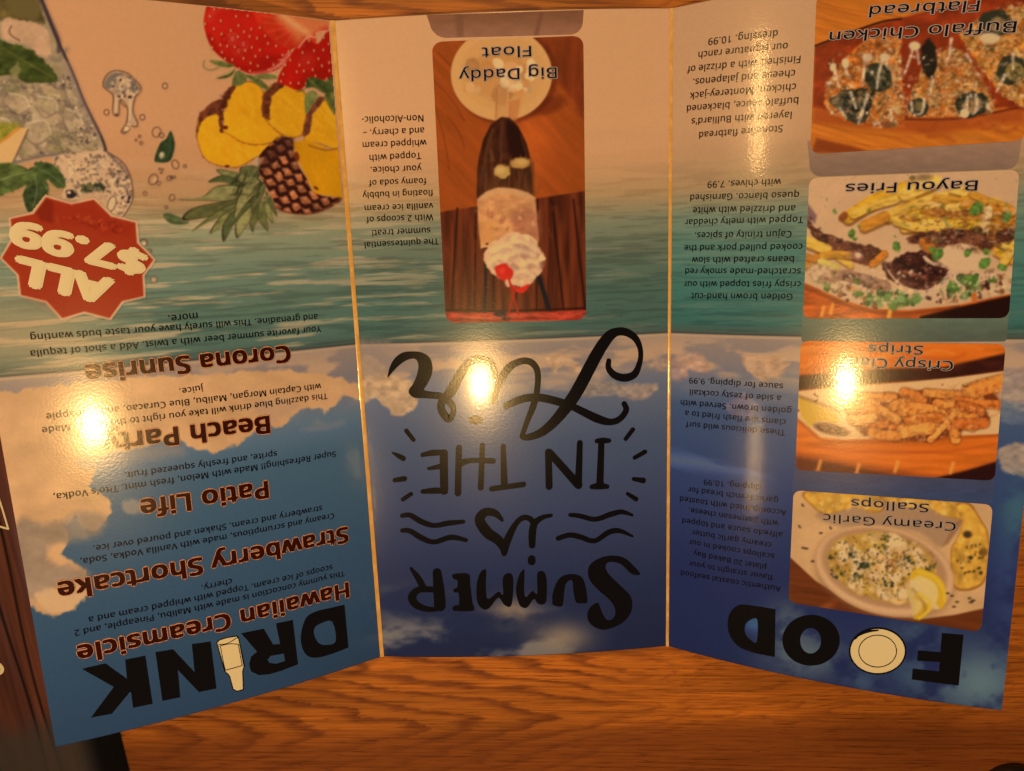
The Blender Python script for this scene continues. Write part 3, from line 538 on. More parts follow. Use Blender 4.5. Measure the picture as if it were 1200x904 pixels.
    p.scat(50, [(270, 545), (500, 600), (520, 660), (280, 590)], 6, 20, M, 15, a=.7, soft=1)
    p.poly([(790, 440), (860, 410), (960, 430), (1020, 470), (980, 540), (870, 545), (800, 520), (770, 480)], (214, 166, 118), soft=1.5, sm=True, rough=2); p.poly([(130, 500), (260, 530), (480, 570), (560, 640), (700, 660), (820, 590), (840, 540), (1000, 560), (1150, 540), (1140, 640), (860, 700), (620, 720), (430, 710), (270, 670), (140, 600)], (212, 166, 122), soft=2, rough=3, a=.55)
    p.line([(690, 660), (780, 620), (830, 550)], 11, (206, 160, 132), soft=1.2); p.line([(700, 480), (740, 510), (800, 520)], 9, (220, 180, 140), soft=1)
    p.line([(500, 520), (560, 600), (640, 640), (700, 650)], 4, (216, 170, 130), soft=1); p.line([(280, 600), (360, 620), (460, 650)], 5, (220, 176, 136), soft=1)
    p.scat(70, [(140, 560), (330, 630), (560, 680), (860, 640), (1130, 560), (1120, 650), (860, 700), (430, 730), (260, 680)], 6, 22, M+[(150, 84, 50), (196, 120, 60)], 17, a=.75, soft=1)
    GR = [(86, 112, 44), (112, 140, 66), (60, 84, 36), (134, 152, 84), (46, 66, 34)]
    p.scat(60, [(330, 660), (560, 640), (700, 690), (620, 740), (420, 730)], 8, 26, GR, 18, a=.8, soft=.9); p.scat(40, [(800, 600), (960, 560), (1000, 640), (880, 690), (820, 660)], 8, 24, GR, 19, a=.8, soft=.9)
    for x, y, r in ((335, 360, 26), (350, 385, 14), (560, 425, 28), (920, 455, 24), (960, 235, 40), (1110, 275, 34), (765, 465, 34), (1000, 510, 34), (1090, 530, 26), (930, 590, 38), (850, 625, 34), (360, 600, 20), (420, 245, 10), (370, 320, 8), (250, 250, 12), (210, 190, 5), (1020, 190, 6), (1110, 215, 7), (1040, 590, 22), (210, 630, 22), (550, 375, 6), (740, 440, 20), (1010, 450, 22)):
        c = GR[(x+y) % 5]; p.ell(x, y, r, r*.7, c, (x*7 % 31)/10, soft=1, rough=1.5, tex=(3, 3, .4, 4)); p.ell(x-r*.2, y-r*.15, r*.4, r*.25, np.array(c)*1.35, .4, soft=1, a=.5)
    for Q, sd in (([(580, 290), (700, 200), (1150, 230), (1150, 480), (740, 400)], 3), ([(130, 500), (560, 640), (860, 560), (1150, 540), (1120, 660), (620, 720), (200, 640)], 4)):
        p.speck(Q, 4, 3, .57, .66, (96, 50, 26), sd, a=.7); p.speck(Q, 4, 3, .58, .68, (226, 180, 130), sd+7, a=.7); p.speck(Q, 3.4, 2.8, .62, .7, (84, 104, 46), sd+17, a=.7)
    for Q, sd in (([(535, 500), (700, 450), (830, 560), (640, 640), (490, 520)], 5), ([(265, 550), (460, 580), (520, 660), (270, 590)], 6), ([(620, 375), (900, 340), (1030, 440), (690, 420)], 7), ([(105, 250), (230, 370), (500, 470), (300, 480), (115, 330)], 8), ([(1050, 340), (1160, 330), (1150, 400), (1060, 400)], 9)):
        p.speck(Q, 5, 2.6, .54, .66, (142, 82, 54), sd, a=.7, ang=.3); p.speck(Q, 4, 2.6, .54, .64, (36, 16, 14), sd+7, a=.8, ang=.3); p.speck(Q, 2.4, 2, .63, .7, (206, 158, 120), sd+11, a=.6)
    for Q in ([(320, 275), (640, 120), (660, 160), (400, 270)], [(600, 160), (880, 140), (880, 210), (520, 275)], [(600, 330), (830, 330), (1000, 300), (640, 250)]): p.speck(Q, 9, 3, .55, .7, (160, 96, 30), 12, a=.45, ang=-.3); p.speck(Q, 9, 3, .56, .7, (232, 188, 92), 19, a=.5, ang=-.3)
    p.scat(40, [(130, 60), (1170, 50), (1150, 220), (800, 130), (400, 200), (130, 300)], 1.5, 4, [(120, 90, 50), (80, 60, 40), (100, 104, 50)], 29, a=.6, soft=.6)
    p.scat(50, [(150, 520), (1100, 560), (1120, 660), (620, 715), (200, 640)], 5, 14, [(224, 184, 140), (216, 172, 128)], 33, a=.7, soft=.8); p.ell(640, 80, 16, 12, (120, 90, 54), soft=1.5); p.ell(700, 78, 40, 16, (110, 84, 50), soft=2.5, a=.7)
    p.line([(850, 560), (860, 600), (900, 630)], 4, (220, 180, 140), soft=.8); p.ell(950, 680, 16, 26, (190, 100, 40), soft=1.5)
picture('R', [(948.5, 208.5), (1194.5, 199), (1182, 373), (941, 373.5)], 10, pic_fries, 'food_picture', 'picture of loaded fries with meat, cheese and chives on a white plate')
# clam strips
def pic_clam(p, s, v):
    X, Y = p.x, p.y; p.C[:] = (212, 100, 26); p.t(920, 380, 4.286); p.C *= (.85+.32*fbm(X/60, Y/5, 4, 4))[:, None]
    p.scat(16, [(90, 100), (1100, 110), (1100, 150), (90, 220)], 30, 120, [(230, 132, 44), (176, 70, 22), (236, 140, 50)], 2, a=.45, soft=2.5, line=True, asp=.08, ang=-.08)
    p.poly([(60, 255), (180, 250), (450, 225), (800, 215), (1110, 145), (1110, 238), (800, 280), (420, 300), (60, 335)], (62, 24, 16), soft=2.5, tex=(20, 6, .3, 3))
    p.poly([(55, 338), (300, 312), (600, 292), (850, 268), (1105, 235), (1105, 540), (1060, 553), (800, 562), (500, 575), (300, 580), (180, 570), (120, 520), (60, 470)], (222, 166, 106), soft=1)
    p.line([(60, 478), (120, 530), (180, 580), (300, 592), (600, 590), (860, 572), (1070, 560)], 6, (140, 56, 20), soft=2.5, a=.6)
    p.poly([(50, 640), (300, 690), (520, 720), (780, 765), (1060, 690), (1060, 820), (40, 800)], (120, 46, 20), soft=6, a=.6, tex=(20, 4, .3, 3)); p.poly([(730, 778), (900, 738), (1062, 690), (1062, 820), (700, 820)], (44, 16, 14), soft=2); p.poly([(50, 665), (240, 700), (480, 745), (700, 790), (50, 800)], (76, 30, 22), soft=3, a=.7)
    for x, y in ((172, 712), (365, 730), (560, 715), (838, 722)): p.line([(x-8, y+24), (x+6, y-24)], 8, (238, 150, 62), soft=2, a=.85, sm=False)
    p.line([(120, 610), (400, 640), (800, 640), (1060, 600)], 4, (176, 70, 24), soft=3, a=.6)
    # lemon and sauce cup
    p.poly([(70, 370), (180, 410), (260, 460), (250, 520), (150, 520), (90, 470)], (206, 150, 44), soft=2, sm=True, rough=2); p.line([(66, 362), (180, 400), (270, 440)], 7, (120, 70, 30), soft=2, a=.7)
    p.ell(235, 528, 100, 34, (196, 142, 92), .22, soft=1); p.ell(232, 528, 88, 26, (110, 62, 36), .22, soft=1.2, tex=(4, 4, .5, 4)); p.scat(20, [(160, 500), (300, 530), (310, 555), (190, 530)], 4, 12, [(150, 90, 50), (70, 40, 26)], 3, a=.7); p.line([(145, 350), (165, 365)], 3, (60, 34, 20)); p.line([(165, 380), (150, 390)], 3, (60, 34, 20))
    O = [(214, 122, 46), (200, 104, 36), (224, 136, 56), (190, 94, 34), (230, 150, 72)]
    p.poly([(330, 345), (560, 345), (600, 335), (720, 330), (900, 345), (1105, 260), (1105, 420), (1000, 420), (1030, 470), (1010, 520), (900, 535), (720, 590), (560, 580), (400, 560), (330, 500), (300, 430)], (120, 52, 22), soft=2, rough=3)
    def fr(x0, y0, x1, y1, w, c, b=0):
        mx, my = (x0+x1)/2, (y0+y1)/2+b; p.line([(x0, y0), (mx, my), (x1, y1)], w+4, (92, 38, 16), soft=2, a=.65); p.line([(x0, y0), (mx, my), (x1, y1)], w, c, soft=1, tex=(4, 4, .32, 7)); p.line([(x0, y0-w*.35), (mx, my-w*.35), (x1, y1-w*.35)], w*.3, np.array(c)*1.16, soft=1.4, a=.6)
    rng = np.random.default_rng(4)
    for i in range(34):
        x = 350+rng.random()*620; y = 385+rng.random()*150*(1-abs(x-650)/900); a_ = rng.normal()*.6; L = 25+rng.random()*55; fr(x-L*math.cos(a_), y-L*math.sin(a_), x+L*math.cos(a_), y+L*math.sin(a_), 17+rng.random()*9, O[rng.integers(5)], rng.normal()*8)
    for q in ((345, 362, 540, 368, 24, 0, 6), (600, 345, 690, 378, 25, 1, -4), (540, 415, 610, 390, 22, 2, -6), (710, 345, 930, 362, 20, 2, 0), (930, 340, 1105, 290, 40, 0, -4), (860, 385, 1100, 405, 22, 1, 4), (760, 395, 840, 400, 20, 0, 6), (880, 410, 980, 440, 24, 3, -4), (870, 465, 950, 470, 24, 0, 4), (430, 395, 560, 480, 22, 2, 0), (330, 420, 440, 430, 26, 0, -8), (340, 480, 440, 470, 24, 4, 6), (730, 580, 850, 450, 16, 2, 4), (600, 430, 740, 440, 34, 0, -6), (590, 540, 720, 520, 34, 2, -6), (440, 545, 560, 560, 24, 0, 6), (620, 485, 780, 470, 22, 1, -8), (860, 500, 1000, 495, 26, 3, 6)): fr(*q[:5], O[q[5]], q[6])
    p.scat(160, [(340, 370), (900, 350), (1020, 470), (720, 580), (400, 560)], 2.5, 9, [(236, 160, 84), (160, 76, 28), (244, 176, 100), (120, 52, 22)], 9, a=.5, soft=.7)
    Q = [(335, 350), (720, 330), (1105, 260), (1105, 420), (1030, 470), (900, 535), (720, 590), (400, 560), (300, 430)]
    p.speck(Q, 3, 2.6, .56, .68, (240, 160, 84), 3, a=.55); p.speck(Q, 3.4, 2.8, .56, .68, (136, 60, 22), 9, a=.6); p.speck(Q, 2, 2, .62, .7, (250, 190, 120), 15, a=.5)
    p.poly([(1060, 350), (1105, 330), (1105, 385), (1075, 378)], (214, 170, 130), soft=2, sm=True, a=.7); p.ell(905, 308, 16, 8, (90, 46, 20), soft=1); p.ell(905, 305, 10, 4, (210, 160, 100), soft=.8); p.ell(790, 304, 4, 4, (110, 60, 30)); p.ell(66, 434, 6, 6, (120, 40, 20))
picture('R', [(938.5, 399.5), (1178.5, 403.5), (1165.5, 563.5), (932, 551)], 9, pic_clam, 'food_picture', 'picture of fried clam strips with a dip on a white plate')
# scallops
def pic_scal(p, s, v):
    X, Y = p.x, p.y; p.C[:] = (104, 48, 20); p.t(910, 560, 4.138); p.C *= (.85+.3*fbm(X/50, (Y-X*.15)/4, 4, 4))[:, None]
    p.ell(245, 625, 40, 16, (160, 78, 36), -.5, soft=4, a=.7)
    p.poly([(60, 40), (1060, 90), (1050, 400), (1010, 632), (860, 665), (700, 685), (560, 672), (380, 620), (190, 500), (60, 380)], (206, 152, 98), soft=1.2, tex=(40, 30, .1, 4))
    p.poly([(200, 170), (330, 120), (560, 110), (760, 140), (900, 170), (920, 200), (800, 335), (700, 270), (520, 235), (330, 240), (215, 205)], (160, 118, 84), soft=4, sm=True, a=.8)
    def bread(q, seed):
        p.poly(q, (148, 88, 32), soft=1.2, sm=True); c = np.array(q).mean(0); p.poly([tuple(c+(np.array(a_)-c)*.95) for a_ in q], (210, 148, 52), soft=2, sm=True, tex=(9, 9, .28, seed)); p.scat(50, [tuple(c+(np.array(a_)-c)*.85) for a_ in q], 3, 14, [(226, 172, 82), (186, 116, 40), (232, 184, 100)], seed, a=.4, soft=1.3)
    bread([(125, 85), (180, 62), (500, 80), (520, 150), (470, 170), (390, 140), (300, 165), (225, 178), (165, 130)], 3)
    bread([(500, 90), (740, 105), (900, 115), (960, 150), (900, 200), (800, 180), (740, 150), (600, 140)], 4)
    bread([(870, 130), (930, 120), (990, 200), (1030, 290), (1018, 480), (960, 540), (880, 545), (850, 500), (845, 350), (870, 300), (900, 220)], 5)
    p.scat(26, [(860, 340), (1015, 300), (1010, 460), (880, 470)], 4, 11, [(80, 56, 26), (110, 76, 30), (60, 46, 26)], 7, a=.8); p.ell(925, 275, 22, 18, (70, 50, 30), soft=2); p.ell(1003, 360, 20, 22, (100, 64, 28), soft=2, a=.8)
    p.poly([(800, 335), (830, 320), (910, 200), (870, 210)], (150, 100, 62), soft=2, a=.8)
    p.ell(525, 462, 350, 216, (140, 92, 56), .26, soft=5, a=.55); p.ell(525, 452, 342, 212, (196, 142, 94), .26, soft=1); p.ell(525, 448, 336, 203, (216, 162, 110), .26, soft=2); p.ell(522, 438, 312, 186, (178, 126, 82), .26, soft=3); p.ell(516, 434, 272, 160, (190, 140, 58), .26, soft=2, rough=3, tex=(12, 10, .2, 8))
    p.scat(34, [(290, 340), (400, 280), (560, 270), (700, 340), (760, 430), (740, 560), (560, 590), (400, 550), (290, 440)], 22, 52, [(218, 170, 112), (226, 180, 124), (208, 156, 92), (214, 164, 84)], 5, a=.85, soft=1.6)
    p.scat(60, [(280, 340), (400, 280), (560, 270), (700, 340), (760, 430), (740, 560), (560, 590), (400, 550), (280, 440)], 10, 28, [(232, 190, 138), (190, 130, 66), (202, 150, 70), (224, 178, 110), (168, 112, 50)], 6, a=.45, soft=1.5)
    for x, y, r in ((590, 325, 52), (545, 350, 34), (390, 410, 48), (320, 390, 36), (690, 385, 40), (580, 485, 36), (470, 470, 34), (520, 555, 44), (380, 530, 34), (470, 360, 32), (610, 560, 36)): p.ell(x, y+r*.25, r*1.05, r*.75, (176, 120, 56), soft=2.5, a=.6); p.ell(x, y, r, r*.72, (226, 178, 122), (x % 7)/3, soft=1.5, rough=3, tex=(8, 8, .16, 3)); p.ell(x-r*.2, y-r*.2, r*.45, r*.3, (238, 198, 150), soft=2, a=.6)
    p.ell(552, 445, 24, 20, (160, 100, 46), soft=1); p.ell(552, 443, 15, 12, (224, 178, 120), soft=1)
    p.scat(150, [(255, 370), (300, 300), (480, 265), (700, 320), (780, 420), (740, 470), (560, 540), (330, 510)], 2.5, 8, [(60, 50, 24), (90, 64, 28), (46, 46, 28), (120, 80, 36)], 8, a=.85, soft=.6); p.scat(60, [(500, 380), (620, 350), (660, 430), (540, 450)], 3, 7, [(150, 84, 36), (120, 70, 30)], 10, a=.7, soft=.6)
    for x, y, r in ((300, 465, 34), (372, 375, 24), (515, 350, 30), (410, 420, 26), (640, 400, 26), (370, 492, 22), (735, 438, 30), (270, 385, 16), (545, 515, 20), (395, 470, 18), (530, 290, 16), (430, 425, 18)): p.scat(9, [(x-r, y-r*.6), (x+r, y-r*.6), (x+r, y+r*.6), (x-r, y+r*.6)], 4, 11, [(40, 48, 28), (54, 60, 34), (34, 40, 30)], x, a=.85, soft=.8)
    Q = [(250, 400), (300, 310), (480, 262), (700, 320), (785, 430), (740, 560), (560, 595), (360, 550)]
    p.speck(Q, 4, 3.4, .55, .67, (240, 200, 150), 3, a=.6); p.speck(Q, 4.4, 3.6, .56, .68, (158, 104, 40), 8, a=.6); p.speck(Q, 2, 1.8, .62, .69, (56, 52, 26), 16, a=.8); p.speck(Q, 3, 2.6, .6, .68, (196, 140, 40), 22, a=.6)
    for q, c1, c2 in (([(655, 455), (700, 440), (770, 470), (810, 510), (822, 570), (812, 620), (790, 635), (760, 600), (720, 560), (680, 520), (650, 490)], (214, 160, 38), (226, 190, 116)), ([(640, 530), (665, 530), (690, 570), (740, 590), (730, 640), (690, 680), (665, 684), (672, 640), (660, 600)], (206, 150, 40), (222, 180, 104))):
        p.poly(q, c1, soft=1, sm=True); c = np.array(q).mean(0); p.poly([tuple(c+(np.array(a_)-c)*.68+np.array([-14, 6])) for a_ in q], c2, soft=1.8, sm=True, a=.85)
    p.poly([(650, 490), (690, 520), (760, 600), (790, 632), (770, 636), (700, 590), (650, 545)], (220, 178, 112), soft=1.2, sm=True); p.poly([(628, 540), (650, 530), (672, 600), (668, 660), (650, 620)], (208, 166, 96), soft=1.5, sm=True, a=.85); p.line([(660, 540), (700, 585), (722, 640), (700, 672)], 6, (150, 108, 50), soft=2, a=.6); p.line([(690, 560), (742, 605), (735, 645), (690, 682)], 8, (226, 178, 40), soft=1.4, a=.9); p.line([(690, 455), (760, 480), (808, 540), (815, 600)], 7, (232, 178, 50), soft=1.5, a=.8)
    for x, y in ((127, 133), (112, 237), (130, 340), (145, 343), (175, 405), (215, 268), (262, 243), (850, 572), (875, 602), (935, 584), (948, 600), (955, 595), (860, 625), (830, 560), (940, 603)): p.ell(x, y, 9, 5, (70, 50, 32), (x % 5)/2, soft=.7)
picture('R', [(930, 574.5), (1163.5, 591.5), (1149.5, 741), (924, 706)], 9, pic_scal, 'food_picture', 'picture of creamy scallops in an oval white dish with lemon and toast')

# left panel: fruit, glass of ice, drops, badge
def fruit(p):
    p.t(200, 130, 5.318)                               # pineapple
    def sl(q, c=(224, 150, 22), rind=True, seed=2):
        if rind: p.poly(q, (134, 70, 26), soft=1.1, sm=True, rough=1.2)
        cc = np.array(q).mean(0); p.poly([tuple(cc+(np.array(a_)-cc)*.972) for a_ in q], c, soft=1, sm=True, tex=(18, 22, .07, seed)); p.speck([tuple(cc+(np.array(a_)-cc)*.9) for a_ in q], 10, 3, .54, .7, (236, 172, 44), seed, a=.5, ang=.9); p.speck([tuple(cc+(np.array(a_)-cc)*.95) for a_ in q], 12, 4, .55, .7, (206, 118, 12), seed+3, a=.35, ang=.9)
        p.scat(30, [tuple(cc+(np.array(a_)-cc)*.85) for a_ in q], 14, 46, [(228, 166, 30), (200, 128, 14), (232, 176, 50)], seed, a=.22, soft=1.6, line=True, asp=.12, ang=.9)
    # leaves of the crown
    LV = [(104, 98, 52), (124, 114, 62), (84, 84, 46), (140, 126, 72), (94, 88, 46)]
    leaves = [[(560, 350), (440, 350), (440, 400), (520, 440)], [(540, 420), (400, 380), (285, 365), (330, 410), (440, 470)], [(450, 450), (330, 400), (232, 445), (330, 445), (440, 490)], [(500, 480), (300, 465), (190, 540), (48, 555), (200, 560), (400, 560)], [(520, 540), (300, 570), (130, 610), (70, 680), (200, 670), (380, 620)], [(500, 560), (330, 600), (130, 752), (240, 690), (420, 620)], [(480, 580), (330, 640), (240, 768), (350, 700), (470, 630)], [(520, 560), (420, 600), (325, 710), (330, 818), (400, 700), (500, 640)], [(550, 560), (470, 620), (405, 700), (412, 796), (470, 720), (540, 640)], [(560, 570), (510, 640), (490, 700), (512, 758), (530, 700), (580, 630)], [(560, 560), (540, 660), (605, 752), (600, 680), (590, 600)], [(580, 540), (590, 640), (640, 705), (630, 640), (610, 560)], [(590, 500), (610, 580), (662, 662), (650, 600), (620, 540)], [(540, 420), (440, 480), (390, 680), (470, 580), (560, 480)], [(560, 440), (520, 520), (500, 640), (560, 560), (590, 480)]]
    for i, q in enumerate(leaves):
        p.poly(q, (58, 52, 28), soft=.8, sm=True); cc = np.array(q).mean(0); p.poly([tuple(cc+(np.array(a_)-cc)*.9) for a_ in q], LV[i % 5], soft=1, sm=True, tex=(9, 5, .3, i)); p.line([tuple(cc), q[2]], 3, np.array(LV[i % 5])*1.25, soft=1, a=.5, sm=False)
    p.scat(46, [(450, 350), (560, 380), (600, 560), (480, 560), (340, 480)], 12, 46, [(56, 52, 28), (78, 72, 40), (120, 112, 66), (40, 36, 22)], 9, a=.7, soft=1.1, line=True, asp=.18, ang=2.3)
    sl([(165, 80), (185, 20), (300, -60), (420, -20), (560, 120), (640, 230), (520, 300), (430, 350), (340, 352), (240, 322), (190, 265), (160, 160)], seed=3)
    p.poly([(160, 160), (165, 80), (200, 0), (290, -70), (330, -60), (310, 20), (250, 30), (200, 70), (172, 130)], (106, 50, 28), soft=1.5, sm=True, rough=3, tex=(5, 5, .5, 4))
    p.t(210, 0, 5.648)
    sl([(275, 850), (275, 700), (340, 580), (440, 540), (520, 560), (560, 620), (590, 760), (690, 900), (560, 960), (430, 950), (340, 900)], seed=4)
    p.poly([(270, 860), (268, 690), (330, 580), (380, 560), (340, 640), (300, 720), (292, 850)], (92, 40, 22), soft=1.2, sm=True, rough=2.5, tex=(4, 4, .5, 4)); p.scat(12, [(275, 620), (330, 560), (310, 700), (280, 840)], 8, 20, [(150, 96, 70), (70, 26, 14)], 2, a=.7)
    sl([(560, 760), (560, 620), (620, 560), (700, 560), (800, 600), (840, 640), (840, 860), (760, 915), (690, 900), (610, 840)], seed=5)
    p.poly([(556, 770), (552, 640), (600, 570), (660, 540), (690, 565), (620, 640), (596, 720), (600, 800)], (98, 44, 24), soft=1.2, sm=True, rough=3, tex=(4, 4, .5, 6))
    sl([(830, 930), (830, 800), (880, 700), (960, 640), (1100, 660), (1100, 980), (920, 950)], seed=6)
    p.poly([(826, 900), (830, 780), (880, 690), (940, 640), (960, 670), (890, 760), (860, 880)], (110, 54, 34), soft=1.2, sm=True, rough=3, tex=(4, 4, .5, 7))
    p.t(200, 130, 5.318)
    p.poly([(760, 200), (850, 180), (1000, 245), (1120, 220), (1120, 560), (1000, 530), (900, 520), (860, 440), (800, 320)], (212, 136, 14), soft=1, tex=(22, 26, .07, 3)); p.scat(26, [(800, 240), (1080, 260), (1080, 500), (900, 500)], 20, 60, [(222, 156, 24), (188, 116, 12)], 8, a=.2, soft=2, line=True, asp=.1, ang=1.2)
    p.line([(860, 215), (960, 245), (1060, 232)], 5, (150, 88, 34), soft=1.2)
    body = [(560, 270), (640, 190), (700, 165), (760, 185), (765, 260), (800, 350), (850, 430), (880, 500), (960, 535), (1070, 545), (1000, 600), (900, 640), (800, 645), (680, 620), (640, 560), (600, 480), (560, 400), (545, 330)]
    p.poly(body, (118, 54, 30), soft=1, sm=True)
    bm = p.inside(body); I = np.nonzero(bm > .01)[0]                 # diamond eyes of the rind
    x, y = p.x[I]-300, p.y[I]-165; x = x+2.2*(fbm(x/9, y/9, 3)-.5)*2; y = y+2.2*(fbm(x/9+7, y/9, 6)-.5)*2
    u = (x*.98+y*.30)/15.5; w = (-x*.50+y*.98)/11.5; row = np.floor(w); u = u+.5*(row % 2); fu = u-np.floor(u)-.5; fw = w-row-.5; dd = np.abs(fu)*1.05+np.abs(fw)*.95
    cell = hsh(np.floor(u).astype(np.int64), row.astype(np.int64), 4)
    cc = np.array([176, 96, 54])*(.72+.45*cell)[:, None]; cc = cc+(np.array([216, 146, 96])-cc)*(np.exp(-((fu+.1)**2+(fw+.16)**2)/.022)*.75)[:, None]
    cc = cc+(np.array([52, 20, 14])-cc)*(sst(.34, .62, dd+.25*(fbm(p.x[I]/2.2, p.y[I]/2.2, 8)-.5)))[:, None]; cc = cc*(.75+.5*fbm(p.x[I]/2.5, p.y[I]/2, 12))[:, None]
    p.mix(I, bm[I], cc)
    p.poly([(640, 190), (700, 160), (765, 180), (762, 240), (720, 260), (660, 300), (590, 380), (570, 330)], (58, 26, 20), soft=3, sm=True, a=.55, rough=3)
    p.line([(640, 600), (720, 632), (820, 645), (930, 625), (1060, 552)], 4, (120, 60, 36), soft=.9); p.ell(785, 285, 16, 30, (118, 44, 18), -.2, soft=1); p.ell(905, 482, 16, 8, (90, 34, 18), .6, soft=1); p.ell(340, 105, 18, 12, (96, 34, 16)); p.ell(352, 346, 16, 8, (96, 34, 16)); p.ell(540, 318, 24, 30, (190, 150, 110), soft=1.5, a=.7)
    # strawberries
    p.t(210, 0, 5.648)
    def seeds(q, n, seed, c=(226, 150, 92)):
        rng = np.random.default_rng(seed); a_ = np.array(q); lo, hi = a_.min(0), a_.max(0); got = []; t = 0
        while len(got) < n and t < 4000:
            t += 1; z = lo+(hi-lo)*rng.random(2); ins = False
            for i in range(len(a_)):
                A, B = a_[i-1], a_[i]
                if (A[1] > z[1]) != (B[1] > z[1]) and z[0] < (B[0]-A[0])*(z[1]-A[1])/(B[1]-A[1])+A[0]: ins = not ins
            if ins and all(np.hypot(*(z-g_)) > 46 for g_ in got): got.append(z); p.ell(z[0]+3, z[1]+3, 10, 13, (120, 12, 8), soft=1, a=.6); p.ell(*z, 5.5, 9.5, c, -.2, soft=.7)
    big_ = [(165, 180), (170, 90), (205, 30), (400, 0), (700, 60), (770, 200), (740, 330), (690, 430), (600, 480), (480, 492), (400, 460), (300, 400), (210, 310)]
    p.poly(big_, (184, 26, 14), soft=1, sm=True, tex=(30, 30, .18, 2)); p.clip = p.inside(big_); p.ell(330, 200, 150, 150, (206, 36, 20), soft=14, a=.5); p.ell(640, 420, 120, 60, (130, 12, 8), soft=6, a=.5); p.clip = None
    p.ell(350, 255, 30, 36, (214, 84, 60), soft=2.5, a=.7); p.ell(425, 300, 28, 34, (214, 84, 60), soft=2.5, a=.6); p.ell(390, 345, 26, 24, (210, 76, 54), soft=2.5, a=.6)
    p.clip = p.inside(big_); p.line([(200, 120), (240, 60), (330, 30)], 26, (226, 66, 44), soft=5, a=.45); p.line([(190, 250), (260, 360), (400, 450), (560, 480)], 22, (120, 10, 6), soft=6, a=.5); p.clip = None; seeds(big_, 60, 4)
    for x, y in ((352, 258), (425, 292), (392, 338), (300, 262)): p.ring(x, y, 20, 26, 3, (150, 18, 12), soft=.8)
    sec = [(650, 540), (690, 440), (760, 330), (850, 260), (920, 290), (990, 200), (1100, 210), (1100, 520), (960, 530), (850, 560), (790, 600), (710, 570)]
    p.poly(sec, (172, 22, 12), soft=1, sm=True, tex=(20, 20, .2, 5)); p.ell(840, 400, 50, 50, (200, 54, 38), soft=6, a=.4); seeds(sec, 34, 6)
    p.poly([(480, 60), (1100, 90), (1100, 215), (960, 205), (910, 225), (905, 290), (850, 250), (790, 310), (740, 330), (660, 300), (590, 240), (520, 160)], (198, 44, 20), soft=1.2, sm=False, tex=(16, 16, .2, 4))
    p.poly([(660, 80), (1100, 100), (1100, 200), (960, 200), (900, 230), (850, 240), (790, 290), (750, 250), (700, 170)], (214, 120, 66), soft=8, sm=True, a=.85, rough=4)
    for x1, y1 in ((560, 150), (590, 210), (640, 260), (700, 300), (540, 100), (620, 90)): p.line([(790, 170), (x1, y1)], 5, (222, 128, 76), soft=2.5, a=.35, w2=2, sm=False)
    p.line([(690, 100), (760, 160), (820, 200), (860, 230)], 16, (232, 168, 100), soft=5, a=.7); p.line([(790, 318), (850, 245), (905, 250), (912, 218), (990, 205)], 4, (230, 150, 110), soft=.9)
    p.line([(480, 490), (580, 475), (660, 430), (720, 360)], 12, (214, 110, 86), soft=2, a=.55); p.speck([(560, 470), (640, 400), (725, 345), (720, 400), (640, 480)], 2.4, 2, .52, .62, (232, 150, 120), 3, a=.8)
    G = [(92, 92, 40), (70, 76, 32), (112, 108, 52)]
    for i, q in enumerate(([(200, 405), (250, 402), (360, 430), (330, 448), (260, 440)], [(370, 455), (330, 490), (245, 520), (300, 520), (350, 500)], [(385, 470), (440, 495), (445, 540), (400, 568), (350, 565), (362, 500)], [(430, 495), (520, 515), (600, 590), (560, 590), (500, 550), (450, 515)], [(850, 520), (920, 520), (1000, 560), (1040, 620), (960, 620), (880, 580), (770, 610), (830, 595)], [(830, 640), (880, 600), (920, 640), (880, 700), (840, 760)], [(960, 630), (1030, 620), (1036, 760), (1000, 720)], [(980, 530), (1050, 500), (1050, 600), (1000, 600)], [(500, 500), (600, 490), (650, 520), (560, 525)])):
        p.poly(q, G[i % 3], soft=1, sm=True, tex=(6, 6, .4, i)); p.line([q[0], q[len(q)//2]], 3, (136, 132, 70), soft=1, a=.6, sm=False)
    p.line([(165, 405), (160, 440), (190, 464), (235, 460), (262, 445)], 4, (120, 110, 56), soft=.8)
cutout('L', (206, 2, 412, 290), fruit, 'fruit_picture', 'strawberries, pineapple slices and a cut pineapple printed on the left panel')
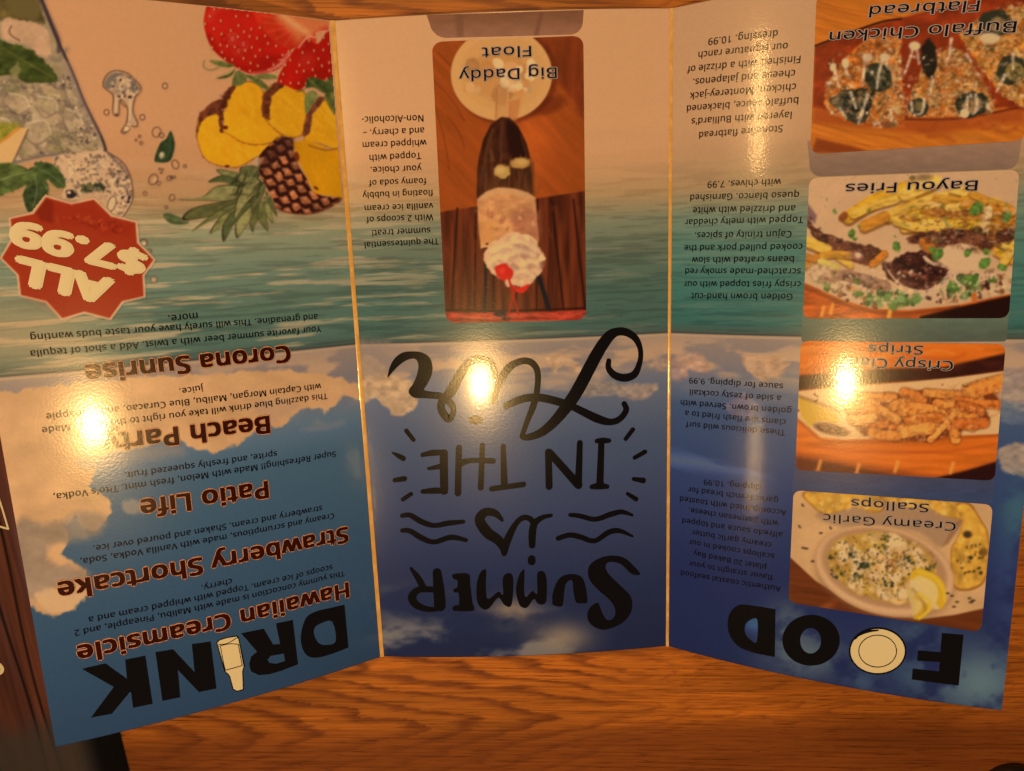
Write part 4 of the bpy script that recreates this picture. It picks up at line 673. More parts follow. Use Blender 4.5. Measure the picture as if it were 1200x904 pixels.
def glass(p):
    p.t(0, 0, 5.648)
    out = [(-200, -50), (262, -50), (300, 60), (370, 240), (480, 480), (560, 680), (670, 905), (705, 1010), (640, 1060), (300, 1040), (0, 1120), (-200, 1120)]
    p.poly(out, (158, 128, 90), soft=1, tex=(16, 12, .22, 3))
    Q = [(-200, 530), (420, 520), (560, 760), (690, 1010), (300, 1040), (-200, 1120)]
    for sx, sy, lo, c, sd, a_ in ((16, 9, .5, (196, 154, 108), 3, .9), (12, 8, .52, (112, 92, 70), 7, .75), (14, 9, .55, (128, 116, 62), 13, .7), (8, 6, .54, (212, 172, 124), 17, .8), (6, 4, .57, (84, 66, 58), 23, .7), (4, 3, .60, (222, 184, 138), 27, .6), (3.4, 2.8, .61, (66, 50, 50), 29, .6)):
        p.speck(Q, sx, sy, lo, lo+.10, c, sd, a=a_, sm=False, ang=.5)
    for q in ([(60, 620), (160, 640), (200, 720), (120, 760), (40, 700)], [(260, 640), (360, 660), (380, 740), (300, 780), (240, 720)], [(180, 820), (300, 800), (340, 900), (240, 960), (160, 900)], [(440, 720), (520, 760), (560, 860), (460, 880), (420, 800)], [(-20, 780), (60, 800), (80, 880), (0, 900)]):
        p.poly(q, (190, 152, 110), soft=2.5, sm=True, rough=2, a=.45); p.line(q[:3], 5, (226, 190, 146), soft=1.5, a=.6); p.line(q[2:5], 5, (92, 72, 62), soft=1.5, a=.55)
    p.poly([(-50, -50), (235, -50), (280, 60), (300, 150), (200, 150), (60, 130), (-50, 150)], (96, 76, 38), soft=3, rough=4, tex=(9, 9, .4, 5)); p.poly([(50, -20), (240, -20), (260, 120), (120, 120), (60, 60)], (104, 84, 44), soft=3, sm=True, rough=3)
    p.poly([(25, 130), (110, 130), (280, 170), (330, 260), (335, 380), (280, 380), (150, 290), (20, 250)], (196, 146, 104), soft=1.6, sm=True, rough=2, tex=(12, 10, .14, 3)); p.line([(75, 175), (62, 210), (80, 240), (130, 270)], 6, (110, 74, 54), soft=1.2, a=.8)
    p.poly([(-50, 270), (60, 285), (200, 330), (330, 440), (385, 530), (290, 555), (150, 540), (110, 500), (60, 500), (-50, 470)], (62, 66, 26), soft=1.4, sm=True, rough=2.5, tex=(9, 7, .5, 4)); p.line([(20, 320), (150, 400), (350, 510)], 6, (104, 100, 46), soft=2, a=.6); p.poly([(60, 470), (120, 410), (140, 470), (100, 540)], (150, 132, 76), soft=2.5, a=.7)
    p.line([(265, -20), (330, 130), (385, 260), (390, 340)], 14, (60, 48, 52), soft=2.5, a=.8); p.line([(330, 380), (390, 400), (440, 330)], 16, (120, 100, 84), soft=2.5, a=.6)
    p.line([(255, -50), (300, 60), (370, 240), (480, 480), (560, 680), (670, 905), (705, 1010)], 9, (62, 44, 44), soft=1.2); p.line([(440, 430), (540, 680), (640, 900)], 26, (142, 112, 96), soft=3, a=.5); p.line([(420, 500), (440, 640), (520, 780)], 8, (104, 84, 74), soft=1.5, a=.5)
    p.scat(40, [(400, 500), (480, 520), (660, 950), (540, 960), (440, 700)], 4, 14, [(70, 50, 50), (214, 172, 130)], 16, a=.7)
    p.t(0, 150, 3.93)
    p.poly([(-60, 0), (60, 0), (130, 0), (60, 160), (0, 190), (-60, 190)], (216, 160, 96), soft=1.4); p.poly([(-60, -30), (100, -20), (70, 10), (0, 70), (-60, 80)], (128, 116, 34), soft=3, a=.9, tex=(8, 6, .4, 2)); p.line([(-20, 78), (40, 40), (90, 0)], 5, (206, 120, 34), soft=2, a=.9); p.line([(60, 160), (130, 10)], 4, (120, 88, 66), soft=1.2)
    p.line([(60, 162), (200, 130), (330, 118), (480, 110)], 5, (120, 96, 82), soft=1.5)
    # splash
    p.poly([(245, 145), (320, 118), (480, 105), (560, 160), (600, 230), (612, 320), (590, 390), (560, 415), (500, 400), (430, 330), (300, 340), (290, 290), (300, 250)], (206, 158, 112), soft=1.4, sm=True, rough=2)
    Q = [(250, 148), (320, 118), (480, 107), (560, 160), (600, 230), (612, 320), (590, 385), (500, 400), (430, 330), (300, 300)]; p.speck(Q, 3.6, 2.4, .56, .63, (78, 56, 48), 3, a=.85, ang=.6); p.speck(Q, 4, 3, .56, .66, (234, 192, 146), 9, a=.8); p.speck(Q, 2.4, 2, .62, .68, (46, 34, 34), 15, a=.85); p.scat(40, [(370, 260), (470, 260), (480, 295), (380, 300)], 5, 14, [(70, 74, 40), (50, 48, 34), (110, 100, 60)], 10, a=.8)
    p.line([(480, 105), (560, 155), (600, 225), (612, 320), (585, 385), (560, 415)], 3, (96, 66, 54), soft=.8); p.line([(500, 120), (570, 190), (590, 230)], 7, (90, 66, 64), soft=1.5, a=.6)
    p.poly([(372, 300), (470, 292), (500, 330), (470, 400), (380, 400)], (196, 148, 104), soft=2, a=.8); p.ell(515, 350, 18, 34, (214, 172, 130), .3, soft=1); p.ring(515, 350, 18, 36, 2, (96, 66, 54), .3); p.scat(16, [(560, 310), (600, 320), (590, 350), (560, 350)], 5, 12, [(40, 28, 30), (206, 160, 120)], 3, a=.9)
    # mint leaves
    for q, c in (([(-60, 190), (40, 160), (130, 190), (150, 220), (90, 280), (-60, 320)], (86, 92, 42)), ([(160, 160), (240, 165), (290, 220), (302, 265), (270, 280), (220, 240), (180, 200)], (66, 76, 36)), ([(130, 190), (190, 190), (225, 290), (180, 370), (130, 380), (118, 300)], (76, 84, 40)), ([(110, 290), (190, 260), (215, 310), (150, 380), (125, 380)], (60, 68, 34))):
        p.poly(q, c, soft=1.2, sm=True, rough=1.5, tex=(8, 5, .45, 4))
    p.line([(150, 200), (60, 220), (-20, 250)], 3, (134, 136, 76), soft=1, a=.7); p.line([(180, 190), (240, 220), (290, 262)], 3, (110, 112, 66), soft=1, a=.7); p.line([(160, 210), (170, 290), (150, 370)], 3, (116, 118, 66), soft=1, a=.7)
    p.ell(325, 305, 22, 18, (46, 34, 32), soft=1.2, rough=2); p.ell(318, 298, 9, 7, (220, 178, 136))
cutout('L', (-24, -4, 162, 262), glass, 'glass_picture', 'iced drink glass with mint and lime printed on the left panel')
def drops(p):
    OUT = (112, 74, 52); IN = (214, 160, 112)
    p.t(0, 0, 5.648)
    p.poly([(678, 570), (700, 500), (760, 465), (840, 480), (900, 530), (938, 580), (925, 620), (900, 650), (885, 740), (915, 810), (905, 845), (860, 840), (850, 870), (820, 890), (798, 870), (830, 820), (840, 720), (800, 670), (790, 765), (760, 770), (742, 740), (745, 640), (720, 610)], OUT, soft=.8, sm=True)
    p.poly([(688, 570), (708, 506), (762, 473), (835, 488), (890, 535), (928, 582), (916, 614), (890, 645), (876, 740), (905, 812), (898, 836), (855, 830), (842, 862), (820, 880), (808, 868), (840, 820), (850, 720), (795, 655), (782, 755), (762, 762), (750, 738), (755, 636), (728, 604)], (192, 146, 104), soft=.8, sm=True)
    p.poly([(690, 570), (715, 510), (770, 485), (860, 510), (920, 585), (880, 600), (850, 520), (790, 500), (760, 560), (720, 590)], (108, 94, 78), soft=1.2, sm=True, a=.8); p.scat(34, [(730, 520), (860, 520), (910, 600), (860, 660), (760, 620)], 5, 16, [(214, 168, 122), (120, 98, 78), (70, 44, 44), (232, 190, 140)], 3, a=.8); p.ell(860, 645, 12, 10, (56, 28, 34)); p.ell(788, 640, 9, 8, (70, 44, 40)); p.line([(790, 670), (830, 710)], 4, OUT); p.ell(770, 760, 10, 6, (80, 40, 38)); p.ell(845, 845, 20, 26, (222, 176, 124), .6); p.speck([(700, 500), (840, 480), (930, 580), (880, 660), (760, 620)], 3, 2.6, .52, .62, (96, 78, 66), 5, a=.7); p.speck([(700, 500), (840, 480), (930, 580), (880, 660), (760, 620)], 3, 2.6, .56, .66, (228, 184, 138), 8, a=.8); p.ring(835, 855, 26, 20, 3, OUT, -.5)
    p.line([(770, 650), (766, 740)], 5, (226, 180, 130), soft=1, a=.8); p.line([(862, 660), (858, 790)], 8, (222, 176, 126), soft=1.2, a=.8)
    for x, y, r in ((705, 745, 16), (942, 778, 16), (1092, 570, 16)): p.ring(x, y, r, r*1.1, 4, OUT); p.ell(x, y, r*.5, r*.5, IN, soft=1)
    p.t(0, 0, 2.824)
    for x, y, r, q in ((518, 438, 14, 1.2), (462, 452, 4, 1), (450, 464, 3, 1), (467, 474, 5, 1), (612, 551, 5, 1), (480, 641, 6, 1), (569, 655, 9, 1.2), (550, 686, 5, 1), (525, 607, 6, 1), (528, 560, 3, 1), (538, 562, 3, 1), (533, 572, 3, 1), (577, 587, 4, 1)): p.ring(x, y, r, r*q, 1.8, OUT, .2)
    p.ring(507, 595, 14, 18, 2, OUT, .5); p.ell(512, 596, 5, 8, IN, .5); p.ring(580, 545, 11, 15, 2, OUT, -.3); p.ring(562, 590, 11, 7, 2, OUT, -.3); p.ell(566, 589, 5, 3, (70, 44, 36)); p.ring(534, 448, 9, 7, 2, OUT, .6)
    p.poly([(565, 434), (578, 470), (575, 505), (560, 535), (520, 538), (511, 525), (530, 475), (550, 460)], (50, 62, 34), soft=.8, sm=True, tex=(5, 5, .3, 3)); p.ell(536, 515, 9, 12, (150, 140, 100), .3, soft=1); p.ell(534, 512, 5, 7, (212, 170, 120), .3); p.line([(562, 450), (560, 500), (545, 530)], 1.2, (90, 100, 60), a=.6)
    p.poly([(540, 712), (560, 706), (600, 722), (625, 738), (600, 745), (570, 742), (550, 730)], (80, 86, 48), soft=.8, sm=True, tex=(5, 3, .3, 4)); p.line([(545, 714), (580, 728), (618, 739)], 1.2, (120, 120, 70), a=.7)
    p.t(0, 150, 3.93); p.ring(660, 530, 16, 18, 3.5, OUT, .5); p.ell(663, 534, 9, 10, (216, 176, 130)); p.ring(688, 568, 10, 9, 3, OUT); p.ell(708, 700, 15, 14, (188, 150, 108), soft=1); p.ring(708, 700, 15, 14, 3, (116, 92, 70))
cutout('L', (118, 78, 224, 336), drops, 'splash_picture', 'ice drops and mint leaves printed beside the glass')
BDG = [(210, 312), (328, 345), (435, 322), (518, 402), (632, 432), (640, 528), (716, 608), (665, 680), (670, 780), (568, 805), (510, 885), (390, 855), (285, 885), (210, 805), (90, 775), (78, 680), (0, 600), (50, 515), (42, 415), (150, 390)]
def badge(p):
    p.t(0, 150, 3.93); p.poly(BDG, (224, 166, 116), soft=.7); c = np.array(BDG, float).mean(0)
    p.poly([tuple(c+(np.array(q)-c)*(1-9/np.hypot(*(np.array(q)-c)))) for q in BDG], (158, 48, 22), soft=.6); I = p.A > .5
    inner = [tuple(c+(np.array(q)-c)*.93) for q in BDG]
    p.poly([(215, 330), (330, 360), (430, 340), (510, 420), (600, 450), (590, 500), (470, 490), (400, 450), (300, 450), (240, 420)], (150, 38, 18), soft=5, a=.5, rough=4); p.poly([(165, 390), (210, 325), (245, 340), (245, 440), (190, 430)], (118, 30, 14), soft=3, a=.7)
    p.scat(50, [(230, 420), (400, 400), (580, 450), (560, 490), (400, 450)], 5, 16, [(120, 30, 14), (190, 74, 34)], 3, a=.5, line=True, asp=.4); p.poly([(110, 560), (300, 600), (360, 700), (300, 860), (120, 760)], (150, 40, 18), soft=12, a=.3)
cutout('L', (-4, 226, 186, 378), badge, 'price_badge', 'red star-edged price badge', off=.0016)
text('L', '$7.99', (170, 298), (19, 259.5), m_cream, pL, 'price_lettering', bold=.062, cap=32, off=.003, sp=1.0)
text('L', 'ALL', (130.5, 329), (23.5, 302.5), m_cream, pL, 'price_lettering', bold=.066, cap=35, off=.003, sp=1.0)


# ------------------------------------------------------------------ lettering, left panel
L_HEAD = [('Corona Sunrise', (338, 405.4), (100, 428.4)), ('Beach Party', (314, 487.8), (119.6, 510)), ('Patio Life', (312.4, 564), (165, 586)), ('Strawberry Shortcake', (406.3, 617.5), (68, 682.7)), ('Hawaiian Creamsicle', (407, 682.7), (90.5, 757))]
for t, a, b in L_HEAD: text('L', t, a, b, m_brown, pL, 'drink_heading', bold=.032, halo=m_halo, hb=.056, hs=.92)
L_TEXT = [('Your favorite summer beer with a twist. Add a shot of tequila', (375.6, 382.4), (35.6, 411)), ('and grenadine. This will surely have your taste buds wanting', (371.8, 368.2), (35.6, 392)), ('more.', (230.7, 366.3), (197, 370)),
 ('This dazzling blue drink will take you right to the beach. Made', (383, 461), (49, 501)), ('with Captain Morgan, Malibu, Blue Curacao, and Pineapple', (375.6, 449.5), (54, 485)), ('juice.', (238, 451.4), (210, 455.6)),
 ("Super Refreshing!! Made with Melon, fresh mint, Tito's Vodka,", (393, 529), (62.5, 579)), ('sprite, and freshly squeezed fruit.', (324, 528.8), (145.6, 553.7)),
 ('Creamy and scrumptious, made with Vanilla Vodka, Soda,', (391, 601.4), (94, 655)), ('strawberry and cream. Shaken and poured over ice.', (377, 592.6), (109, 639.7)),
 ('This yummy concoction is made with Malibu, Pineapple, and 2', (403, 669), (87, 738.6)), ('scoops of ice cream. Topped with whipped cream and a', (389, 662), (104, 723)), ('cherry.', (271, 678), (236, 686))]
for t, a, b in L_TEXT: text('L', t, a, b, m_black, pL, bold=.017)
def tr(pts, ox, oy, k): return [(ox+x/k, oy+y/k) for x, y in pts]
def sm(pts, n=5): return smooth(pts, True, n)
t1 = (90, 690, 3.636)
big = []
big.append([tr([(1140, 68), (1157, 250)], *t1)+list(map(tuple, smooth(tr([(1157, 250), (1085, 278), (1020, 294), (978, 282), (957, 240), (956, 185), (978, 122), (1022, 96), (1080, 82), (1140, 68)], *t1), False, 4)))[1:-1], sm(tr([(1088, 140), (1103, 224), (1062, 240), (1030, 232), (1012, 200), (1012, 168), (1040, 147)], *t1), 3)])
big.append([tr([(920, 133), (942, 322), (870, 350), (820, 364), (775, 368), (742, 352), (734, 322), (742, 290), (768, 268), (700, 190), (796, 170), (836, 238), (866, 236), (848, 148)], *t1), tr([(882, 276), (887, 308), (850, 320), (820, 316), (812, 302), (826, 286)], *t1)])
big.append([tr([(570, 225), (595, 425), (520, 440), (430, 345), (441, 462), (365, 478), (335, 270), (410, 258), (502, 356), (490, 236)], *t1)])
big.append([tr([(292, 285), (323, 490), (240, 507), (231, 440), (226, 440), (150, 532), (60, 549), (158, 418), (22, 341), (122, 318), (214, 384), (206, 302)], *t1)])
for q, nm in zip(big, 'DRNK'): ink('L', [q], m_black, pL, 'heading_letter', 'heavy black letter '+nm+' of the drink heading')
ink('L', [[tr([(594, 230), (606, 216), (640, 206), (684, 199), (692, 214), (716, 328), (709, 352), (712, 430), (684, 439), (664, 430), (648, 372), (628, 352)], *t1)]], m_black, pL, 'bottle_outline', off=.0013)
ink('L', [[tr([(599, 230), (610, 219), (640, 210), (681, 204), (688, 216), (710, 330), (704, 352), (707, 427), (683, 434), (668, 426), (653, 370), (633, 350)], *t1)]], m_cream, pL, 'bottle_icon', 'small cream bottle standing for the letter I', off=.0018)
strokes('L', [[(606, 244, 1.6), (650, 234, 1.6), (688, 236, 1.6)], [(612, 246, 1.6), (622, 300, 1.6), (632, 346, 1.6)], [(632, 346, 1.6), (670, 336, 1.6), (704, 326, 1.6)], [(688, 236, 1.6), (704, 326, 1.6)], [(604, 236, 1.4), (640, 232, 1.4), (684, 206, 1.4)]], m_black, pL, 'bottle_lines', tr=(t1[2], t1[0], t1[1]), off=.0023)
# price badge
# ------------------------------------------------------------------ lettering, middle panel
M_TEXT = [('The quintessential', (513.6, 279.6), (427.3, 284)), ('summer treat!', (504, 266.8), (436, 270)), ('With 2 scoops of', (507.4, 251.3), (428.7, 254.5)), ('vanilla ice cream', (507.4, 238), (427.3, 241)), ('floating in bubbly', (507.4, 222.6), (425, 225.7)), ('foamy soda of', (499.5, 208.8), (431.8, 211.5)), ('your choice.', (493.7, 193.8), (434.4, 196)), ('Topped with', (493.3, 179), (433, 181.9)), ('whipped cream', (499.5, 164), (425, 167)), ('and a cherry. \u2013', (497, 149.6), (425.6, 152.7)), ('Non-Alcoholic-', (496, 135), (424, 137))]
for t, a, b in M_TEXT: text('M', t, a, b, m_black, pM, bold=.017)
text('M', 'Big Daddy', (652, 79.6), (538, 83), m_black, pM, 'picture_title', bold=.006, halo=m_halo2, hb=.04, cap=15.5, off=.0026)
text('M', 'Float', (622, 54.4), (565, 56.6), m_black, pM, 'picture_title', bold=.006, halo=m_halo2, hb=.04, cap=15, off=.0026)
A_, B_, C_, D_, E_, F_ = (5.65, 440, 370), (5.65, 600, 370), (5.65, 440, 500), (5.65, 600, 500), (6.456, 440, 640), (6.456, 600, 640)
def g(lst, T): return [[(T[1]+x/T[0], T[2]+y/T[0], w/T[0]) for x, y, w in st] for st in lst]
air = g([[(640, 300, 17), (640, 350, 20), (680, 395, 24), (745, 412, 26), (810, 388, 24), (845, 310, 18), (850, 230, 17), (820, 155, 22), (760, 112, 26), (700, 106, 27), (640, 140, 36), (570, 240, 40), (500, 370, 42), (430, 500, 42), (370, 590, 40), (290, 690, 34), (200, 770, 28), (110, 805, 22), (68, 802, 18)],
         [(65, 800, 16), (100, 700, 18), (140, 600, 22), (165, 500, 20), (170, 380, 20), (140, 320, 22), (95, 300, 22), (40, 308, 22), (-20, 345, 26), (-70, 420, 26), (-105, 500, 22), (-122, 570, 18)],
         [(-40, 600, 20), (20, 570, 24), (100, 545, 25), (200, 545, 26), (340, 580, 26), (420, 612, 24), (560, 680, 28), (650, 704, 22), (715, 682, 20), (755, 625, 20), (742, 584, 18)]], B_)
air += g([[(800, 400, 22), (760, 315, 26), (690, 288, 24), (620, 315, 28), (560, 390, 32), (500, 500, 34), (440, 570, 26), (440, 630, 26), (485, 683, 26), (515, 640, 18), (505, 590, 22), (470, 560, 22), (455, 540, 20)], [(635, 692, 20), (665, 692, 30), (690, 692, 20)]], A_)
strokes('M', air, m_black, pM, 'brush_lettering', 'flowing brush letters of the word Air')
T = (440, 370, 5.65)
ink('M', [[sm(tr([(80, 410), (95, 340), (130, 280), (180, 245), (240, 237), (310, 245), (360, 280), (378, 340), (370, 400), (340, 460), (322, 492), (380, 505), (440, 512), (436, 552), (380, 550), (310, 546), (260, 545), (225, 520), (222, 490), (250, 450), (275, 390), (285, 330), (270, 292), (240, 285), (190, 305), (140, 345), (100, 390)], *T), 3)]], m_black, pM, 'brush_lettering', 'curled last letter r of the word Air', off=.0011)
strokes('M', g([[(312, 188, 14), (380, 174, 20), (462, 172, 17)], [(452, 178, 27), (455, 425, 27)], [(352, 278, 10), (430, 264, 18)], [(312, 430, 14), (390, 424, 20), (455, 425, 18)], [(552, 142, 20), (546, 440, 22)], [(708, 125, 17), (697, 403, 20)], [(560, 242, 24), (640, 224, 15), (778, 228, 18)], [(845, 132, 17), (853, 388, 23)], [(768, 412, 17), (980, 382, 17)]], C_)
        + g([[(240, 168, 22), (245, 395, 23)], [(248, 172, 24), (438, 385, 27)], [(448, 108, 19), (438, 385, 24)], [(590, 100, 20), (580, 390, 24)], [(560, 94, 14), (600, 92, 19), (642, 92, 13)], [(526, 398, 14), (577, 392, 21), (628, 396, 14)]], D_), m_black, pM, 'brush_lettering', 'plain brush capitals of the words in the')
dash = g([[(205, 28, 15), (252, 88, 14)], [(112, 172, 5), (150, 192, 15), (185, 212, 17)], [(128, 355, 15), (192, 345, 18)], [(183, 482, 15), (236, 446, 14)]], C_)+g([[(752, 82, 14), (800, 20, 15)], [(812, 206, 14), (880, 167, 15)], [(805, 347, 13), (868, 357, 19)], [(765, 445, 12), (820, 480, 16)]], D_)
for d in dash: strokes('M', [d], m_black, pM, 'brush_dash')
for wv in g([[(178, 590, 15), (230, 587, 17), (305, 630, 19), (390, 655, 16), (480, 640, 18), (582, 630, 13)], [(178, 688, 15), (230, 692, 17), (310, 740, 19), (390, 764, 16), (500, 733, 18), (600, 752, 13)]], C_)+g([[(385, 585, 13), (450, 592, 16), (550, 614, 16), (650, 582, 18), (725, 565, 16), (795, 586, 9)], [(305, 740, 16), (380, 718, 17), (450, 730, 18), (545, 757, 16), (640, 700, 18), (710, 690, 16), (798, 726, 7)]], D_): strokes('M', [wv], m_black, pM, 'brush_wave')
strokes('M', g([[(838, 618, 12), (790, 572, 24), (725, 568, 28), (690, 620, 34), (740, 700, 36), (810, 750, 32), (850, 800, 30), (852, 838, 20)], [(852, 838, 18), (875, 750, 26), (925, 650, 19), (975, 604, 18), (1025, 612, 18), (1050, 650, 22)]], C_)+g([[(258, 588, 12), (200, 602, 16), (150, 640, 22), (135, 700, 25), (133, 785, 22)]], D_)+g([[(130, 878, 26), (130, 892, 26)]], D_), m_black, pM, 'brush_lettering', 'small dotted brush word is')
summer = [[sm(tr(q, 600, 640, 6.456), 4)] for q in ([(970, 210), (930, 218), (890, 200), (820, 135), (740, 120), (708, 150), (730, 210), (820, 300), (890, 370), (910, 440), (890, 520), (820, 590), (700, 632), (620, 610), (575, 560), (572, 500), (600, 455), (650, 430), (680, 500), (720, 560), (770, 540), (780, 480), (740, 410), (650, 330), (590, 260), (573, 190), (600, 130), (680, 85), (770, 72), (850, 90), (910, 140)],
    [(305, 410), (305, 370), (330, 290), (370, 235), (440, 212), (520, 230), (555, 300), (570, 420), (530, 432), (485, 425), (465, 350), (455, 262), (420, 270), (400, 310), (385, 440), (360, 457), (310, 445)],
    [(85, 178), (50, 230), (30, 330), (50, 430), (80, 465), (120, 460), (165, 400), (195, 435), (240, 440), (262, 400), (262, 260), (245, 200), (215, 190), (190, 215), (190, 360), (155, 340), (105, 385), (92, 330), (95, 200)])]
summer += [[sm(tr(q, 440, 640, 6.456), 4)] for q in ([(828, 175), (790, 205), (765, 300), (770, 420), (810, 475), (860, 470), (930, 390), (975, 445), (1030, 445), (1042, 250), (1015, 205), (975, 220), (962, 260), (965, 370), (930, 345), (850, 400), (835, 300), (838, 200)],
    [(580, 225), (600, 210), (705, 212), (718, 300), (735, 430), (750, 475), (720, 492), (600, 490), (583, 470), (600, 450), (632, 440), (628, 355), (600, 352), (588, 330), (618, 310), (620, 262), (592, 248)])]
for q, nm in zip(summer, 'SUMME'): ink('M', [q], m_black, pM, 'brush_letter', off=.0012)
strokes('M', g([[(466, 200, 33), (480, 330, 42), (488, 450, 44)], [(500, 474, 14), (400, 478, 20), (310, 445, 28), (278, 385, 32), (330, 330, 24), (450, 330, 22)], [(365, 320, 25), (325, 245, 23), (270, 170, 12)]], E_), m_black, pM, 'brush_letter')
# ------------------------------------------------------------------ lettering, right panel
R_TEXT = [('dressing. 10.99', (911.7, 35.4), (830.6, 45.3)), ('our signature ranch', (923.4, 50.3), (819, 61)), ('Finished with a drizzle of', (938.3, 65.5), (805.5, 78)), ('cheese and jalapenos.', (932, 82), (812.6, 92.8)), ('chicken, Monterey-jack', (933, 98), (809, 109)), ('buffalo sauce, blackened', (935.8, 114), (805.5, 124)), ("layered with Bulliard's", (928, 131), (810.8, 139)), ('Stonefire flatbread', (917.4, 147), (819.7, 155)),
 ('with chives. 7.99', (915.3, 209.6), (829.6, 213)), ('queso blanco. Garnished', (936.5, 224.9), (809.4, 228.4)), ('and drizzled with white', (932.3, 240.8), (812.6, 243.3)), ('Topped with melty cheddar', (941.5, 253.9), (803, 257.4)), ('Cajun trinity of spices.', (927.7, 270.9), (814.7, 272.7)), ('cooked pulled pork and the', (940.5, 286), (802.3, 287.5)), ('beans crafted with slow', (930.5, 300.3), (811, 301.7)), ('scratched-made smoky red', (938.5, 314.7), (803.5, 314.7)), ('crispy fries topped with our', (938.5, 329.8), (801.7, 329.8)), ('Golden brown hand-cut', (928.8, 344.4), (810.5, 343.8)),
 ('sauce for dipping. 9.99', (917.6, 449.8), (808, 442.8)), ('a side of zesty cocktail', (915.5, 463.8), (808.7, 456.5)), ('golden brown. Served with', (927.7, 478.5), (798, 468.7)), ('clams are flash fried to a', (920.7, 491.8), (803.5, 481.3)), ('These delicious wild surf', (920, 504), (803.5, 494.3)),
 ('dipping. 10.99', (891, 568.4), (824.9, 561.9)), ('garlic French bread for', (912, 583.6), (806.6, 570.7)), ('Accompanied with toasted', (921.5, 598), (797, 581.7)), ('with parmesan cheese.', (912, 610.6), (807.4, 595)), ('alfredo sauce and topped', (917, 623.9), (799.8, 607.5)), ('creamy garlic butter', (903.6, 636), (811, 620.9)), ('scallops cooked in our', (907.4, 649.4), (807.4, 632.3)), ('plate! 20 Baked Bay', (898, 662), (813, 645.6)), ('flavor straight to your', (905.5, 674), (807.4, 657.8)), ('Authentic coastal seafood', (915, 687.4), (798, 668.4))]
for t, a, b in R_TEXT: text('R', t, a, b, m_black, pR, bold=.017)
for t, a, b, c in (('Buffalo Chicken', (1191, 25.5), (973, 38.2), 15.5), ('Flatbread', (1148, 1), (1020, 8), 15.5), ('Bayou Fries', (1145.4, 211.8), (991.8, 216), 14), ('Crispy Clam', (1116.7, 423.2), (989, 419), 13.5), ('Strips', (1081.7, 405.4), (1018, 404), 12.5), ('Creamy Garlic', (1119.7, 612), (965, 601.8), 12), ('Scallops', (1088, 590.4), (998, 584.7), 12)):
    text('R', t, a, b, m_black, pR, 'picture_title', bold=.008, halo=m_halo2, hb=.045, cap=c, off=.0026)
t2 = (840, 690, 3.529)
def el(cx, cy, rx, ry, n=40): return [(cx+rx*math.cos(a), cy+ry*math.sin(a)) for a in np.linspace(0, 2*math.pi, n, endpoint=False)]
food = [[tr([(1020, 190), (1000, 400), (806, 375), (810, 330), (918, 342), (922, 303), (828, 297), (832, 255), (925, 262), (930, 183)], *t2)],
          [tr(el(390, 213, 119, 105), *t2), tr(el(388, 215, 43, 53), *t2)],
          [tr([(243, 85), (240, 282)], *t2)+list(map(tuple, smooth(tr([(240, 282), (150, 264), (90, 238), (55, 195), (45, 150), (55, 100), (90, 68), (150, 70), (243, 85)], *t2), False, 4)))[1:-1], sm(tr([(168, 128), (165, 220), (138, 210), (118, 185), (118, 150), (140, 128)], *t2), 3)]]
for q, nm in zip(food, ('F', 'last O', 'D')): ink('R', [q], m_black, pR, 'heading_letter', 'heavy black letter '+nm+' of the food heading')
ink('R', [[tr(el(665, 257, 119, 98), *t2)]], m_black, pR, 'plate_outline', off=.0013)
ink('R', [[tr(el(665, 257, 112, 91), *t2)]], m_cream, pR, 'plate_icon', 'round cream plate standing for a letter O', off=.0018)
ink('R', [[tr(el(665, 257, 80, 68), *t2), tr(el(665, 257, 76, 64), *t2)]], m_black, pR, 'plate_ring', off=.0022)
strokes('R', [[(573, 208, 1.5), (590, 190, 4), (625, 176, 5), (667, 171, 3)]], m_black, pR, 'plate_shine_line', tr=(t2[2], t2[0], t2[1]), off=.0023)

# ------------------------------------------------------------------ the table
m_wood, n, l, b = newmat('varnished_oak')
tc = n.new('ShaderNodeTexCoord'); mp = n.new('ShaderNodeMapping'); mp.inputs['Rotation'].default_value = (0, 0, math.radians(3)); l.new(tc.outputs['Object'], mp.inputs[0])
def mapn(sx, sy, src=None):
    q = n.new('ShaderNodeMapping'); q.inputs['Scale'].default_value = (sx, sy, 1); l.new((src or mp).outputs[0], q.inputs[0]); return q
def noise(vec, sc_, det=4, rough=.55, dist=0):
    q = n.new('ShaderNodeTexNoise'); q.inputs['Scale'].default_value = sc_; q.inputs['Detail'].default_value = det; q.inputs['Roughness'].default_value = rough; q.inputs['Distortion'].default_value = dist; l.new(vec.outputs[0], q.inputs['Vector']); return q
def ramp(src, stops):
    q = n.new('ShaderNodeValToRGB'); q.color_ramp.elements[0].position = stops[0][0]; q.color_ramp.elements[0].color = (*stops[0][1], 1); q.color_ramp.elements[1].position = stops[-1][0]; q.color_ramp.elements[1].color = (*stops[-1][1], 1)
    for p_, c_ in stops[1:-1]: e = q.color_ramp.elements.new(p_); e.color = (*c_, 1)
    l.new(src, q.inputs[0]); return q
fg = n.new('ShaderNodeAttribute'); fg.attribute_name = 'ink'
wob = noise(mapn(12, 40), 1.0, 3, .5, .4)
fib = noise(mapn(20, 1050), 1.0, 4, .6); fibr = ramp(fib.outputs['Fac'], [(.28, (.42, .32, .25)), (.5, (1.0, 1.0, 1.0)), (.75, (1.2, 1.22, 1.25))])
por = noise(mapn(75, 1900), 1.0, 3, .6); porr = ramp(por.outputs['Fac'], [(.33, (.30, .20, .14)), (.42, (1, 1, 1))])
v1 = n.new('ShaderNodeMix'); v1.data_type = 'RGBA'; v1.blend_type = 'MULTIPLY'; v1.inputs[0].default_value = .85; l.new(fg.outputs['Color'], v1.inputs[6]); l.new(fibr.outputs[0], v1.inputs[7])
